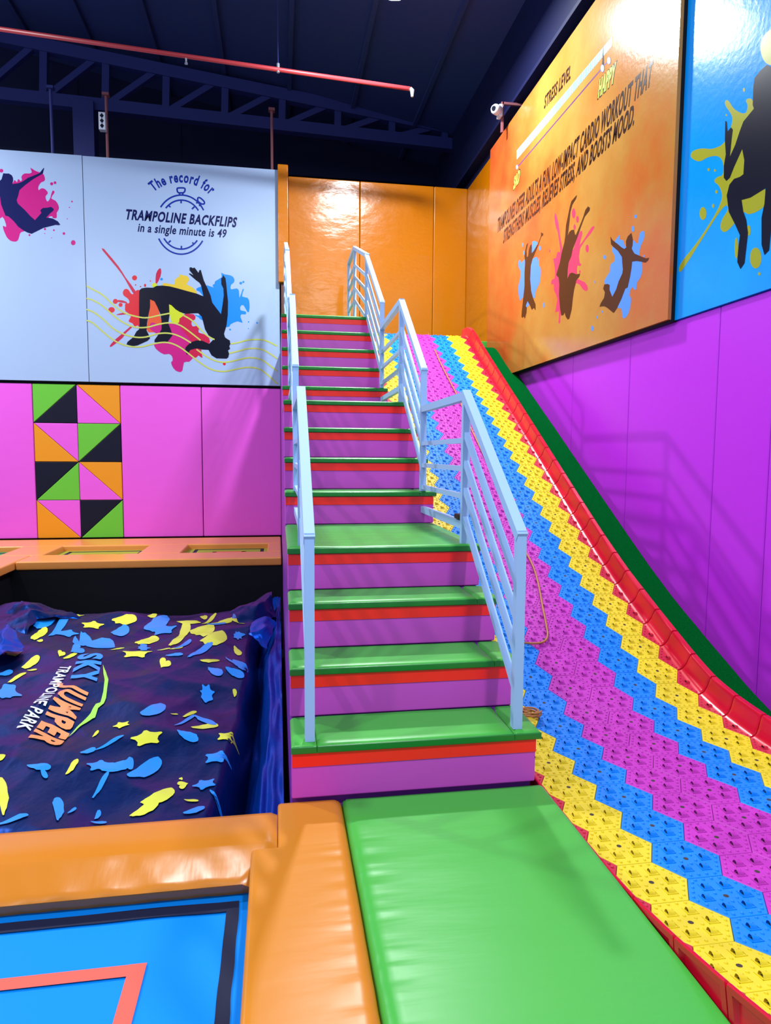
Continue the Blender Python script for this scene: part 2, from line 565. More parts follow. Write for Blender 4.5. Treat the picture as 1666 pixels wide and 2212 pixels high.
# ------------------------------------------------------------------ staircase
st = empty('staircase', (STEP_W / 2, 0, 0), 'padded staircase with purple risers, red bands and green tread pads', 'staircase')
outline = [(0.03, -1.1), (0.03, 0.0)]
for i in range(1, 14):
    y = step_y(i)
    outline += [(y + 0.03, (i - 1) * RISE - 0.002 if i > 1 else 0), (y + 0.03, i * RISE - NOSE - 0.002)]
outline += [(YB - 0.02, 13 * RISE - NOSE - 0.002), (YB - 0.02, -1.1)]
clean = [outline[0]]
for p in outline[1:]:
    if (abs(p[0] - clean[-1][0]) + abs(p[1] - clean[-1][1])) > 1e-6: clean.append(p)
b = MB(); b.prism(clean, 0, 0.003, STEP_W - 0.012)
b.build('step_core', M_side, st, label='violet padded side of the staircase')
for i in range(1, 14):
    y = step_y(i); z0, z1 = (i - 1) * RISE, i * RISE
    b = MB(); b.bbox(0, STEP_W, y, y + 0.03, z0 + (0.0 if i == 1 else 0.001), z1 - NOSE - 0.001, 0.008, 2)
    rs = b.build('riser', M_riser, st, wn=True, label='purple riser')
    b = MB(); b.bbox(0.004, STEP_W - 0.001, y - 0.004, y - 0.0005, z1 - NOSE - 0.062, z1 - NOSE - 0.003, 0.001, 1)
    b.build('red_band', M_red, rs, label='red band')
    yn = step_y(i + 1) if i < 13 else YB - 0.02
    b = MB()
    cuts = [(0.0, 0.108), (0.1095, 0.985), (0.9865, STEP_W + (0.02 if i < 9 else 0.0))]
    if i in (4, 8, 13): cuts = [(0.0, STEP_W + (0.01 if i == 4 else 0.0))]
    for (a, c) in cuts:
        nx = max(2, int((c - a) / 0.03)); ny = max(3, int((yn - y) / 0.03))
        r = 0.016
        xs = [a] + [a + r * 0.3, a + r] + list(np.linspace(a + r, c - r, nx)[1:-1]) + [c - r, c - r * 0.3, c]
        ys = [y - 0.012, y - 0.007, y + 0.004] + list(np.linspace(y + 0.004, yn - 0.004, ny)[1:])
        top = []
        for yy in ys:
            for xx in xs:
                e = min(xx - a, c - xx, yy - (y - 0.012))
                zz = z1 - (0.012 * max(0, 1 - e / r) ** 2 if e < r else 0)
                wr = 0.006 if i == 4 else 0.002
                zz += wr * noise.noise((xx * 2.5, yy * (26 if i == 4 else 9), i * 3.1)) * min(1, max(0, e / 0.03))
                top.append((xx, yy, zz))
        NX, NY = len(xs), len(ys)
        fs = [(r_ * NX + k, r_ * NX + k + 1, (r_ + 1) * NX + k + 1, (r_ + 1) * NX + k) for r_ in range(NY - 1) for k in range(NX - 1)]
        b.mesh(top, fs)
        n0 = len(b.v)
        rim = [k for k in range(NX)] + [r_ * NX + NX - 1 for r_ in range(1, NY)] + [(NY - 1) * NX + k for k in range(NX - 2, -1, -1)] + [r_ * NX for r_ in range(NY - 2, 0, -1)]
        lowv = []
        for k in rim:
            xx, yy, zz = top[k]; lowv.append((xx, yy, z1 - NOSE))
        hi = [top[k] for k in rim]
        n = len(rim)
        b.mesh(hi + lowv, [(k, n + k, n + (k + 1) % n, (k + 1) % n) for k in range(n)] + [tuple(range(n, 2 * n))[::-1]])
    tp = b.build('tread_pad', M_green, st, smooth=False, label='green tread pad')
    b = MB()
    for (a, c) in cuts:
        b.bbox(a, c, y - 0.0145, y - 0.004, z1 - NOSE, z1 - 0.007, 0.004, 2)
    b.build('nosing', M_nosing, tp, wn=True, label='dark green front edge')
for ch in st.children:
    if ch.name.startswith('tread_pad'):
        ch.data.polygons.foreach_set('use_smooth', [True] * len(ch.data.polygons))
        ch.data.set_sharp_from_angle(angle=math.radians(42))

# ------------------------------------------------------------------ handrails
TW = 0.042


def handrail(x, name, label, right):
    t = empty(name, (x, 0, RISE), label, 'handrail', 'handrails of the stairs')
    offs = (0.235, 0.395, 0.55, 0.715)

    def post(y, z0, z1, xx=x, yy=None):
        b = MB(); b.bar((xx, y, z0), (xx, y, z1), TW); b.build('post', M_rail, t)

    def rail(a, c, top=True, w=TW + 0.005):
        b = MB(); b.bar(a, c, w if top else 0.028, 0.046 if top else 0.03); b.build('top_rail' if top else 'bar', M_rail, t)

    fl = [((0.062, 1.128), (0.945, 1.825), RISE, 4 * RISE), ((2.11, 2.085), (3.01, 2.785), 5 * RISE, 8 * RISE), ((4.275, 3.035), (5.5, 3.865), 9 * RISE, 13 * RISE)]
    for k, ((ya, za), (yb, zb), ba, bb) in enumerate(fl):
        xx = x + (0.02 if right and k == 2 else 0)
        post(ya - 0.02, ba, za + 0.012, xx); post(yb + 0.005, bb, zb - 0.01, xx)
        rail((xx, ya - 0.036, za - 0.02), (xx, yb + 0.02, zb - 0.008))
        sl = (zb - za) / (yb - ya)
        for o in offs:
            rail((xx, ya - 0.005, za - o), (xx, yb, za - o + sl * (yb - ya)), False)
    # level pieces over the two landings
    for (ya, yb, z, low, xb) in ((0.945, 2.09, 1.80, 5 * RISE, x), (3.01, 4.255, 2.775, 9 * RISE, x + (0.02 if right else 0))):
        rail((x, ya, z), (xb, yb, z), True, TW + 0.002)
        for o in (0.25, 0.41, 0.57):
            rail((x, ya + 0.02, z - o), (xb, yb - 0.02, z - o), False)
        b = MB(); b.bar((x, ya + 0.02, z - 0.735), (xb, yb - 0.02, z - 0.735), 0.034, 0.045); b.build('bar', M_rail, t)
    xx = x + (0.03 if right else 0)
    post(6.9, 13 * RISE, 4.37, xx); post(7.7, 13 * RISE, 4.37, xx)
    rail((xx, 5.5, 3.858), (xx, 6.91, 4.36)); rail((xx, 6.9, 4.362), (xx, 7.71, 4.362))
    for o in (0.235, 0.395, 0.55, 0.715):
        rail((xx, 5.51, 3.86 - o * 1.06), (xx, 6.9, 4.36 - o), False)
        rail((xx, 6.9, 4.36 - o), (xx, 7.7, 4.36 - o), False)
    return t


rail_r = handrail(1.01, 'handrail', 'pale blue tube handrail between the stairs and the slide', True)
rail_l = handrail(0.08, 'handrail', 'pale blue tube handrail on the pit side of the stairs', False)

# ------------------------------------------------------------------ slide
S = 0.22                        # column spacing of the hexagon tiles
PITCHV = 0.2425                 # row spacing
ctrl = [(-2.2, 0.24), (-1.6, 0.055), (-1.3, -0.02), (-1.05, -0.07), (-0.81, -0.107), (-0.57, -0.123), (-0.33, -0.126), (-0.09, -0.125), (0.2, -0.121), (0.51, -0.110), (0.743, -0.086), (0.987, -0.04), (1.22, 0.05), (1.69, 0.262), (2.13, 0.470), (2.557, 0.705), (2.97, 0.95), (3.389, 1.203), (3.832, 1.47), (4.602, 1.935), (5.316, 2.36), (5.737, 2.615), (6.151, 2.866), (6.45, 3.06), (6.62, 3.145), (6.85, 3.165), (7.4, 3.165)]
cy = np.array([c[0] for c in ctrl]); cz = np.array([c[1] for c in ctrl])
yy_ = np.linspace(cy[0], cy[-1], 1500)
zz_ = np.interp(yy_, cy, cz)
ker = np.exp(-np.linspace(-2.2, 2.2, 61) ** 2); ker /= ker.sum()
zz_ = np.convolve(np.pad(zz_, 30, mode='reflect', reflect_type='odd'), ker, 'valid')
seg = np.hypot(np.diff(yy_), np.diff(zz_))
arc = np.concatenate([[0], np.cumsum(seg)])
arc -= np.interp(-0.091, yy_, arc)


def slide_z(y): return float(np.interp(y, yy_, zz_))


def curve(t):
    t = np.asarray(t, float)
    y = np.interp(t, arc, yy_); z = np.interp(t, arc, zz_)
    e = 0.03
    dy = np.interp(t + e, arc, yy_) - np.interp(t - e, arc, yy_)
    dz = np.interp(t + e, arc, zz_) - np.interp(t - e, arc, zz_)
    n = np.hypot(dy, dz)
    return y, z, -dz / n, dy / n          # position, normal (y, z)


def hex_template():
    tb = MB()
    a = S / 1.5 - 0.0012; hb = PITCHV / 2 - 0.0012
    out = [(a, 0), (a / 2, hb), (-a / 2, hb), (-a, 0), (-a / 2, -hb), (a / 2, -hb)]
    # plate, cut into strips so that it can bend with the slide
    e = 0.0022
    inn = [(x * (1 - e / a), y * (1 - e / hb)) for x, y in out]
    vs = [(x, y, -0.012) for x, y in out] + [(x, y, -0.0015) for x, y in out] + [(x, y, 0) for x, y in inn]
    fs = []
    for k in range(6):
        j = (k + 1) % 6
        fs += [(k, j, 6 + j, 6 + k), (6 + k, 6 + j, 12 + j, 12 + k)]
    fs.append((12, 13, 14, 15)); fs.append((15, 16, 17, 12))
    tb.mesh(vs, fs)

    def dome(x, y, r, h):
        n = 7
        v = [(x + r * math.cos(2 * math.pi * k / n), y + r * math.sin(2 * math.pi * k / n), 0) for k in range(n)]
        v += [(x + r * .7 * math.cos(2 * math.pi * k / n), y + r * .7 * math.sin(2 * math.pi * k / n), h * .75) for k in range(n)] + [(x, y, h)]
        f = [(k, (k + 1) % n, n + (k + 1) % n, n + k) for k in range(n)] + [(n + k, n + (k + 1) % n, 2 * n) for k in range(n)]
        tb.mesh(v, f)
    for k in range(6):
        p, q = np.array(out[k]), np.array(out[(k + 1) % 6])
        for u in (0.12, 0.38, 0.64, 0.9):
            c = (p * (1 - u) + q * u) * 0.88
            dome(c[0], c[1], 0.0068, 0.0064)
    for k in range(6):
        an = math.radians(60 * k + 30)
        dome(0.036 * math.cos(an), 0.036 * math.sin(an), 0.0068, 0.006)
    for k in range(6):                     # bridge-shaped hooks in their square frames
        an = math.radians(60 * k)
        x, y = 0.076 * math.cos(an), 0.070 * math.sin(an)
        w, l = 0.0135, 0.0135
        m = 6
        v = []
        for i in range(m + 1):
            u = -1 + 2 * i / m
            h = 0.0145 * (1 - u ** 2) ** 0.6 + 0.0005
            v += [(x - l, y + w * u, h), (x + l, y + w * u, h * 0.55)]
        f = [(2 * i + 1, 2 * i + 3, 2 * i + 2, 2 * i) for i in range(m)]
        tb.mesh(v, f)
        tb.mesh([(x + l, y - w, 0.0004)] + [(x + l, y + w * (-1 + 2 * i / m), v[2 * i + 1][2]) for i in range(m + 1)] + [(x + l, y + w, 0.0004)], [tuple(range(m + 3))])
        tb.mesh([(x - l * 0.7, y - w * 0.6, 0.0007), (x + l * 0.3, y - w * 0.6, 0.0007), (x + l * 0.3, y + w * 0.6, 0.0007), (x - l * 0.7, y + w * 0.6, 0.0007)], [(0, 1, 2, 3)], 1)  # flat dark patch, the shade in the hook's opening put into colour
        q = 0.021; th = 0.0022
        for (x0, x1, y0, y1) in ((-q, q, -q, -q + th), (-q, -q + th, -q, q), (q - th, q, -q, q)):
            tb.box(x + x0, x + x1, y + y0, y + y1, -0.001, 0.003)
    # centre bolt hole: a flat disc coloured with the hole's shade
    n = 10
    v = [(0.010 * math.cos(2 * math.pi * k / n), 0.010 * math.sin(2 * math.pi * k / n), 0.0006) for k in range(n)]
    tb.mesh(v, [tuple(range(n))], 1)
    return np.array(tb.v, float), tb.f, tb.m


HV, HF, HM = hex_template()
sl = empty('slide', (1.9, 2.4, -0.13), 'long dry slide of coloured hexagon tiles beside the stairs', 'slide')
X0 = CAM.x + 6.22 * S
T0, T1 = float(np.interp(-1.95, yy_, arc)), float(np.interp(7.0, yy_, arc))
strips = [(0, M_hexy, 'yellow'), (1, M_hexb, 'blue'), (2, M_hexp, 'pink'), (3, M_hexp, 'pink'), (4, M_hexb, 'blue'), (5, M_hexy, 'yellow'), (-1, M_hexr, 'red'), (6, M_hexr, 'red')]
KIN_L, KIN_R = 1.168, 2.585          # inner feet of the two kerbs
for c, m, cn in strips:
    V, Fc, Mi = [], [], []
    off = 0.5 if c % 2 else 0.0
    n0 = 0
    for k in range(int(math.floor(T0 / PITCHV)) - 1, int(T1 / PITCHV) + 2):
        t = (k + off) * PITCHV
        if t < T0 or t > T1: continue
        P = HV.copy()
        keep = None
        u = X0 + c * S + P[:, 0]
        if c == -1: u = np.maximum(u, 1.160)
        if c == 6: u = np.minimum(u, 2.61)
        y, z, ny, nz = curve(t + P[:, 1])
        h = P[:, 2]
        V.append(np.stack([u, y + ny * h, z + nz * h], 1))
        if c in (-1, 6):
            ok = [all((X0 + c * S + HV[i, 0] > 1.160) if c == -1 else (X0 + c * S + HV[i, 0] < 2.61) for i in f) or len(f) == 4 and f[0] in range(12, 18) for f in HF]
        else:
            ok = [True] * len(HF)
        for f, mi, kk in zip(HF, HM, ok):
            if kk:
                Fc.append(tuple(i + n0 for i in f)); Mi.append(mi)
        n0 += len(HV)
    b = MB(); b.v = [tuple(p) for p in np.concatenate(V)]; b.f = Fc; b.m = Mi
    b.build('tile_strip', [m, M_hole], sl, label=cn + ' strip of studded hexagon tiles')


def kerb_sections(side):
    """rim profile in (offset outward from the inner foot, height) : plain and with the outer recess"""
    inner = [(-0.03, -0.004), (0.0, 0.004), (0.018, 0.022), (0.030, 0.058), (0.038, 0.112), (0.041, 0.126), (0.048, 0.132)]
    if side > 0:
        outer = [(0.076, 0.132), (0.083, 0.126)]
    else:
        outer = [(0.052, 0.132), (0.056, 0.127)]
    ox = outer[-1][0]
    plain = inner + outer + [(ox, 0.105), (ox, 0.10), (ox, 0.03), (ox, 0.024), (ox, -0.10)]
    rec = inner + outer + [(ox, 0.105), (ox - (0.022 if side > 0 else 0.015), 0.10), (ox - (0.018 if side > 0 else 0.012), 0.03), (ox, 0.012), (ox, -0.10)]
    return plain, rec


for side in (-1, 1):
    plain, rec = kerb_sections(side)
    k0, k1 = int(math.floor(T0 / PITCHV)), int(T1 / PITCHV)
    for k in range(k0, k1 + 1):
        ta = (k + (0.5 if side > 0 else 0.0)) * PITCHV + 0.0028; tb_ = ta + PITCHV - 0.0056
        if ta < T0 or tb_ > T1: continue
        st_ = [(ta, plain, -0.009), (ta + 0.004, plain, 0), (ta + 0.022, plain, 0), (ta + 0.030, rec, 0), ((ta + tb_) / 2, rec, 0), (tb_ - 0.030, rec, 0), (tb_ - 0.022, plain, 0), (tb_ - 0.004, plain, 0), (tb_, plain, -0.009)]
        vs = []
        n = len(plain)
        for (t, prof, dh) in st_:
            y, z, ny, nz = (float(q) for q in curve(t))
            for (o_, h_) in prof:
                hh = h_ + dh - (0.024 * h_ / 0.132 if side < 0 and h_ > 0 else 0)
                x = (KIN_R + o_) if side > 0 else (KIN_L - o_)
                vs.append((x, y + ny * hh, z + nz * hh))
        fs = []
        for i in range(len(st_) - 1):
            for j in range(n - 1):
                q = (i * n + j, i * n + j + 1, (i + 1) * n + j + 1, (i + 1) * n + j)
                fs.append(q if side < 0 else q[::-1])
        e0 = tuple(range(n)); e1 = tuple(range((len(st_) - 1) * n, len(st_) * n))
        fs.append(e0[::-1] if side < 0 else e0); fs.append(e1 if side < 0 else e1[::-1])
        b = MB(); b.mesh(vs, fs)
        o = b.build('kerb_segment', M_kerb, sl, label='red moulded kerb segment')
        o.data.polygons.foreach_set('use_smooth', [True] * len(o.data.polygons))
        o.data.set_sharp_from_angle(angle=math.radians(40))
b = MB()                                  # carrying deck under the tiles
for ya in np.arange(-1.95, 7.0, 0.15):
    yb = ya + 0.15
    za, zb = slide_z(ya) - 0.02, slide_z(yb) - 0.02
    b.mesh([(1.15, ya, za), (2.62, ya, za), (2.62, yb, zb), (1.15, yb, zb), (1.15, ya, za - 0.05), (2.62, ya, za - 0.05), (2.62, yb, zb - 0.05), (1.15, yb, zb - 0.05)],
           [(0, 1, 2, 3), (7, 6, 5, 4), (0, 4, 5, 1), (1, 5, 6, 2), (2, 6, 7, 3), (3, 7, 4, 0)])
b.build('deck', M_hexr, sl)

# turf strip between the slide and the right wall
b = MB()
ys = np.arange(-1.9, 6.86, 0.1)
xs = np.linspace(2.665, 3.095, 9)
V = []
for y in ys:
    for x in xs:
        V.append((x, y, slide_z(min(y, 6.9)) - 0.14 + 0.004 * noise.noise((x * 40, y * 40, 0))))
n = len(xs)
b.mesh(V, [(i * n + j, i * n + j + 1, (i + 1) * n + j + 1, (i + 1) * n + j) for i in range(len(ys) - 1) for j in range(n - 1)])
V2 = [(x, y, z - 0.03) for x, y, z in V]
b.mesh(V2, [((i + 1) * n + j, (i + 1) * n + j + 1, i * n + j + 1, i * n + j) for i in range(len(ys) - 1) for j in range(n - 1)])
o = b.build('turf_strip', M_turf, smooth=True)
props(o, 'sloping strip of dark green artificial turf along the slide', 'turf')
b = MB(); b.bbox(1.12, XR, 7.02, YB - 0.01, 3.0, 3.15, 0.01); props(b.build('platform_pad', M_green, wn=True), 'green pad on the platform at the top of the slide', 'pad')

# ------------------------------------------------------------------ near floor pads
def soft_pad(name, xs, ys, m, z0, hfun, label, cat='pad'):
    """upholstered pad: grid top with rolled edges and a flat underside"""
    x0, x1, y0, y1 = xs[0], xs[-1], ys[0], ys[-1]
    b = MB()
    top = [(x, y, hfun(x, y)) for y in ys for x in xs]
    NX, NY = len(xs), len(ys)
    b.mesh(top, [(r * NX + k, r * NX + k + 1, (r + 1) * NX + k + 1, (r + 1) * NX + k) for r in range(NY - 1) for k in range(NX - 1)])
    rim = [k for k in range(NX)] + [r * NX + NX - 1 for r in range(1, NY)] + [(NY - 1) * NX + k for k in range(NX - 2, -1, -1)] + [r * NX for r in range(NY - 2, 0, -1)]
    n = len(rim); hi = [top[k] for k in rim]; lo = [(p[0], p[1], z0) for p in hi]
    b.mesh(hi + lo, [(k, n + k, n + (k + 1) % n, (k + 1) % n) for k in range(n)] + [tuple(range(n, 2 * n))[::-1]])
    o = b.build(name, m)
    bm = bmesh.new(); bm.from_mesh(o.data)
    bmesh.ops.remove_doubles(bm, verts=bm.verts, dist=1e-5)
    bm.to_mesh(o.data); bm.free()
    o.data.polygons.foreach_set('use_smooth', [True] * len(o.data.polygons))
    o.data.set_sharp_from_angle(angle=math.radians(60))
    return props(o, label, cat)


def edge_list(a, c, r, step):
    return [a, a + r * 0.15, a + r * 0.45, a + r] + list(np.linspace(a + r, c - r, max(3, int((c - a) / step)))[1:-1]) + [c - r, c - r * 0.45, c - r * 0.15, c]


def roll(e, r, h):
    return 0.0 if e >= r else -h * (1 - math.sqrt(max(0, 1 - (1 - e / r) ** 2)))


def mat_h(x, y):
    e = min(x - 0.214, 1.108 - x, -0.004 - y)
    z = roll(max(0, min(x - 0.214, -0.004 - y)), 0.04, 0.035) + roll(max(0, 1.108 - x), 0.006, 0.003)
    w = math.exp(-((x - 0.235) / 0.085) ** 2) * min(1, (x - 0.214) / 0.03)      # gathers along the seam
    z += 0.0045 * w * (noise.noise((0.3 * x, y * 17, 2.0)) + 0.5 * noise.noise((0, y * 38, 5)))
    z += 0.002 * noise.noise((x * 2, y * 3, 1))
    return z


soft_pad('floor_mat', edge_list(0.214, 1.108, 0.04, 0.025), edge_list(-3.4, -0.004, 0.04, 0.012), M_green, -0.16, mat_h, 'large green floor mat at the foot of the stairs', 'mat')


def strip_h(x, y):
    z = roll(max(0, 0.212 - x), 0.04, 0.035) + roll(max(0, x + 0.155), 0.02, 0.012) + roll(max(0, -0.062 - y), 0.03, 0.02)
    w = math.exp(-((x - 0.19) / 0.08) ** 2)
    z += 0.004 * w * (noise.noise((0.3 * x, y * 15, 9.0)) + 0.5 * noise.noise((0, y * 34, 3)))
    z += 0.002 * noise.noise((x * 3, y * 3, 7))
    return z


soft_pad('edge_pad', edge_list(-0.155, 0.212, 0.03, 0.02), edge_list(-3.4, -0.345, 0.02, 0.014), M_orange_floor, -0.16, strip_h, 'long orange floor pad between the green mat and blue trampoline')


def corner_h(x, y):
    z = roll(max(0, 0.212 - x), 0.04, 0.035) + roll(max(0, x + 0.0585), 0.015, 0.012) + roll(max(0, -0.006 - y), 0.03, 0.02)
    return z + 0.002 * noise.noise((x * 3, y * 3, 4))


soft_pad('edge_pad', edge_list(-0.0585, 0.212, 0.03, 0.02), edge_list(-0.3445, -0.006, 0.01, 0.02), M_orange_floor, -0.16, corner_h, 'short orange floor pad at the left foot of the stairs')

# pit edge pad, mitred at its right end, sloping to the trampoline
b = MB()
prof = [(-0.078, -0.30), (-0.072, -0.02), (-0.085, -0.004), (-0.11, 0.0), (-0.2, 0.004), (-0.298, 0.003), (-0.308, 0.0), (-0.33, -0.009), (-0.36, -0.021), (-0.39, -0.034), (-0.42, -0.046), (-0.44, -0.056), (-0.447, -0.064), (-0.442, -0.074), (-0.405, -0.128)]
xs = list(np.linspace(-4.2, -0.30, 120))


def endx(y):    # the right end follows the mitre
    if y > -0.34: return -0.060
    return -0.060 - (-0.34 - y) / 0.107 * 0.10


rows = []
for (y, z) in prof:
    row = []
    for u in np.linspace(0, 1, 160):
        x = -4.2 + (endx(y) + 4.2) * u
        dz = 0
        if -0.442 < y < -0.31:
            dz = 0.0055 * noise.noise((x * 11 + y * 5, y * 3, 3)) + 0.0022 * noise.noise((x * 27 + y * 12, y * 5, 8))
        e = endx(y) - x
        dz += roll(max(0, e), 0.02, 0.012)
        row.append((x, y, z + dz))
    rows.append(row)
V = [p for r in rows for p in r]; n = 160
b.mesh(V, [(i * n + j, (i + 1) * n + j, (i + 1) * n + j + 1, i * n + j + 1) for i in range(len(rows) - 1) for j in range(n - 1)])
b.poly([r[-1] for r in rows]); b.poly([r[0] for r in rows][::-1])
o = b.build('edge_pad', M_gloss_orange, smooth=True)
o.data.set_sharp_from_angle(angle=math.radians(50))
props(o, 'orange pad along the front of the pit, sloping to the trampoline', 'pad')

# blue trampoline
tr = empty('trampoline', (-1.6, -1.7, -0.16), 'bright blue trampoline bed with dark border lines, bottom left', 'trampoline')
b = MB()
V = []
xs = np.linspace(-4.2, -0.158, 80); ys = np.linspace(-3.4, -0.372, 70)
for y in ys:
    for x in xs:
        V.append((x, y, -0.125 + 0.004 * noise.noise((x * 1.5, y * 1.5, 0)) + 0.003 * math.exp(-((y + 0.40) / 0.03) ** 2) * noise.noise((x * 9, 0, 0))))
b.mesh(V, [(i * 80 + j, i * 80 + j + 1, (i + 1) * 80 + j + 1, (i + 1) * 80 + j) for i in range(69) for j in range(79)])
b.build('bed', M_tramp, tr, smooth=True)


def band(pa, pb, w0, z=-0.1185, wob=0.0):
    mb = MB()
    pa, pb = Vector((*pa, z)), Vector((*pb, z))
    d = (pb - pa).normalized(); s = Vector((-d.y, d.x, 0)) * (w0 / 2)
    n = 60
    L = []
    for i in range(n + 1):
        p = pa.lerp(pb, i / n); q = wob * noise.noise((i * 0.35, pa.x * 3, pa.y * 3))
        L.append((p + s + Vector((-d.y, d.x, 0)) * q, p - s + Vector((-d.y, d.x, 0)) * (q + wob * noise.noise((i * 0.3, 4, 2)))))
    for i in range(n):
        mb.poly([L[i][1], L[i + 1][1], L[i + 1][0], L[i][0]])
    for a_, c_ in L: pass
    return mb


band((-4.2, -0.478), (-0.196, -0.478), 0.05, wob=0.006).build('border_band', M_line_dark, tr, label='dark webbing band')
band((-0.214, -3.4), (-0.214, -0.456), 0.042, z=-0.1180, wob=0.004).build('border_band', M_line_dark, tr, label='dark webbing band')
band((-4.2, -0.735), (-0.462, -0.735), 0.048).build('target_line', M_line_red, tr, label='coral target line')
band((-0.488, -3.4), (-0.488, -0.711), 0.052, z=-0.1180).build('target_line', M_line_red, tr, label='coral target line')

# ------------------------------------------------------------------ foam pit
b = MB(); b.box(-3.45, -0.004, 6.16, 6.24, -1.1, 0.02); b.box(-3.45, -3.37, -0.1, 6.16, -1.1, 0.02)
b.box(-4.3, -0.062, -0.07, -0.03, -1.1, -0.05); b.box(-0.062, -0.004, -0.003, 0.0, -1.1, -0.17)
props(b.build('pit_lining', M_black), 'black lining wall around the sunken airbag pit', 'wall lining')


def bag_h(x, y):
    z = -0.30
    z += 0.030 * noise.noise((x * 1.2, y * 0.9, 1.2))
    z += 0.14 * (noise.voronoi((x * 1.05 + 0.35 * y, y * 0.75 - 0.3 * x, 3.0))[0][0] - 0.4)      # broad crumpled facets
    z += 0.05 * (noise.voronoi((x * 2.6 + 0.8 * y, y * 2.0 - 0.6 * x, 9.0))[0][0] - 0.4)
    z += 0.008 * noise.noise((x * 6, y * 4, 8.0))
    # gathered back corners
    z += 0.10 * math.exp(-(((x + 0.10) / 0.22) ** 2 + ((y - 4.95) / 0.45) ** 2))
    z += 0.08 * math.exp(-(((x + 2.95) / 0.35) ** 2 + ((y - 5.0) / 0.42) ** 2))
    xe = -0.33 + 0.03 * noise.noise((y * 1.3, 0, 0)) - 0.09 * math.exp(-((y - 0.2) / 0.7) ** 2)
    if y > 4.0: xe += (min(y, 4.9) - 4.0) * 0.38
    if x > xe: z -= min(0.75, 5.2 * (x - xe) ** 1.35 + 0.6 * (x - xe))
    ye = 4.75 + 0.12 * noise.noise((x * 1.4, 3, 0))
    ye += 0.35 * math.exp(-((x + 0.15) / 0.3) ** 2) + 0.25 * math.exp(-((x + 2.95) / 0.4) ** 2)
    if y > ye: z -= min(0.7, 2.2 * (y - ye) ** 1.2)
    return z


bag = empty('airbag', (-1.75, 2.4, -1.1), 'dark blue landing airbag printed with yellow and blue shapes, in the pit', 'airbag')
xs = np.linspace(-3.36, -0.13, 200); ys = np.linspace(-0.02, 5.5, 300)
V = [(x, y, bag_h(x, y)) for y in ys for x in xs]
n = len(xs)
b = MB(); b.mesh(V, [(i * n + j, i * n + j + 1, (i + 1) * n + j + 1, (i + 1) * n + j) for i in range(len(ys) - 1) for j in range(n - 1)])
b.build('cover', M_bag, bag, smooth=True)

# loose blue sheet hanging between the bag and the stairs, and the two corner folds
b = MB()
V = []
us = np.linspace(0, 1, 60); vs_ = np.linspace(-0.02, 5.75, 200)
for y in vs_:
    for u in us:
        x = -0.36 + 0.33 * u
        z = -0.86 + 0.52 * math.sin(min(1, u * 1.15) * math.pi / 2) ** 1.5 + 0.12 * noise.noise((u * 3.5, y * 0.7, 3)) * math.sin(u * math.pi) + 0.03 * noise.noise((u * 9, y * 3, 7))
        x += 0.05 * noise.noise((y * 1.1, u * 2, 5)) * math.sin(u * math.pi)
        V.append((x, y, z))
n = 60
b.mesh(V, [(i * n + j, i * n + j + 1, (i + 1) * n + j + 1, (i + 1) * n + j) for i in range(199) for j in range(n - 1)])
o = b.build('loose_sheet', M_tarp, bag, smooth=True, label='plain blue sheet hanging beside the stairs')


def fold(pts, label, seed, m):
    """a crumpled corner flap of the cover, from a fan of points"""
    bm = bmesh.new()
    vv = [bm.verts.new(p) for p in pts]
    c = bm.verts.new(sum((Vector(p) for p in pts), Vector()) / len(pts) + Vector((0, -0.06, 0.05)))
    for i in range(len(vv)): bm.faces.new((vv[i], vv[(i + 1) % len(vv)], c))
    bmesh.ops.subdivide_edges(bm, edges=list(bm.edges), cuts=9, use_grid_fill=True)
    for v in bm.verts:
        k = noise.noise_vector(v.co * 5.0 + Vector((seed, 0, 0)))
        k2 = noise.noise_vector(v.co * 14.0 + Vector((seed, 3, 0)))
        v.co += Vector((0.03 * k.x, 0.06 * k.y, 0.05 * k.z)) + k2 * 0.014
    mb = MB(); mb.addbm(bm)
    return mb.build('corner_fold', m, bag, label=label, smooth=True)


def at(lst): return [on(1, y, a, c) for a, c, y in lst]


fold(at([(492, 1324, 4.4), (548, 1304, 4.6), (583, 1285, 4.7), (600, 1328, 4.5), (580, 1342, 4.2), (540, 1358, 3.9)]), 'crumpled navy corner of the cover beside the stairs', 3, M_bag)
fold(at([(545, 1350, 3.75), (583, 1336, 3.9), (598, 1352, 3.8), (577, 1403, 3.2), (556, 1386, 3.3), (535, 1374, 3.4)]), 'crumpled blue lining of the cover corner beside the stairs', 5, M_tarp)
fold(at([(3, 1328, 4.6), (44, 1297, 4.8), (100, 1304, 4.8), (182, 1336, 4.5), (80, 1340, 4.3), (52, 1374, 3.8), (20, 1352, 4.1)]), 'crumpled navy corner of the cover at the far left', 8, M_bag)
fold(at([(-20, 1378, 3.6), (14, 1350, 3.8), (48, 1378, 3.5), (52, 1402, 3.2), (5, 1420, 3.0), (-20, 1425, 3.0)]), 'crumpled blue lining of the cover corner at the far left', 11, M_tarp)

ZB1, ZB2, ZB3, ZB4 = (0, 1280, 5.206), (300, 1280, 5.206), (0, 1540, 5.206), (300, 1520, 5.206)


def bagpt(z, x, y):
    return on(2, -0.29, z[0] + x / z[2], z[1] + y / z[2])


def decal(name, polys, m, lay=1, tri=None):
    for q in polys:
        bm = bmesh.new()
        vv = [bm.verts.new((p[0], p[1], 0)) for p in q]
        for t in tessellate_polygon([[Vector((p[0], p[1], 0)) for p in q]]):
            try: bm.faces.new([vv[i] for i in t])
            except ValueError: pass
        finish_decal(name, bm, m, lay)


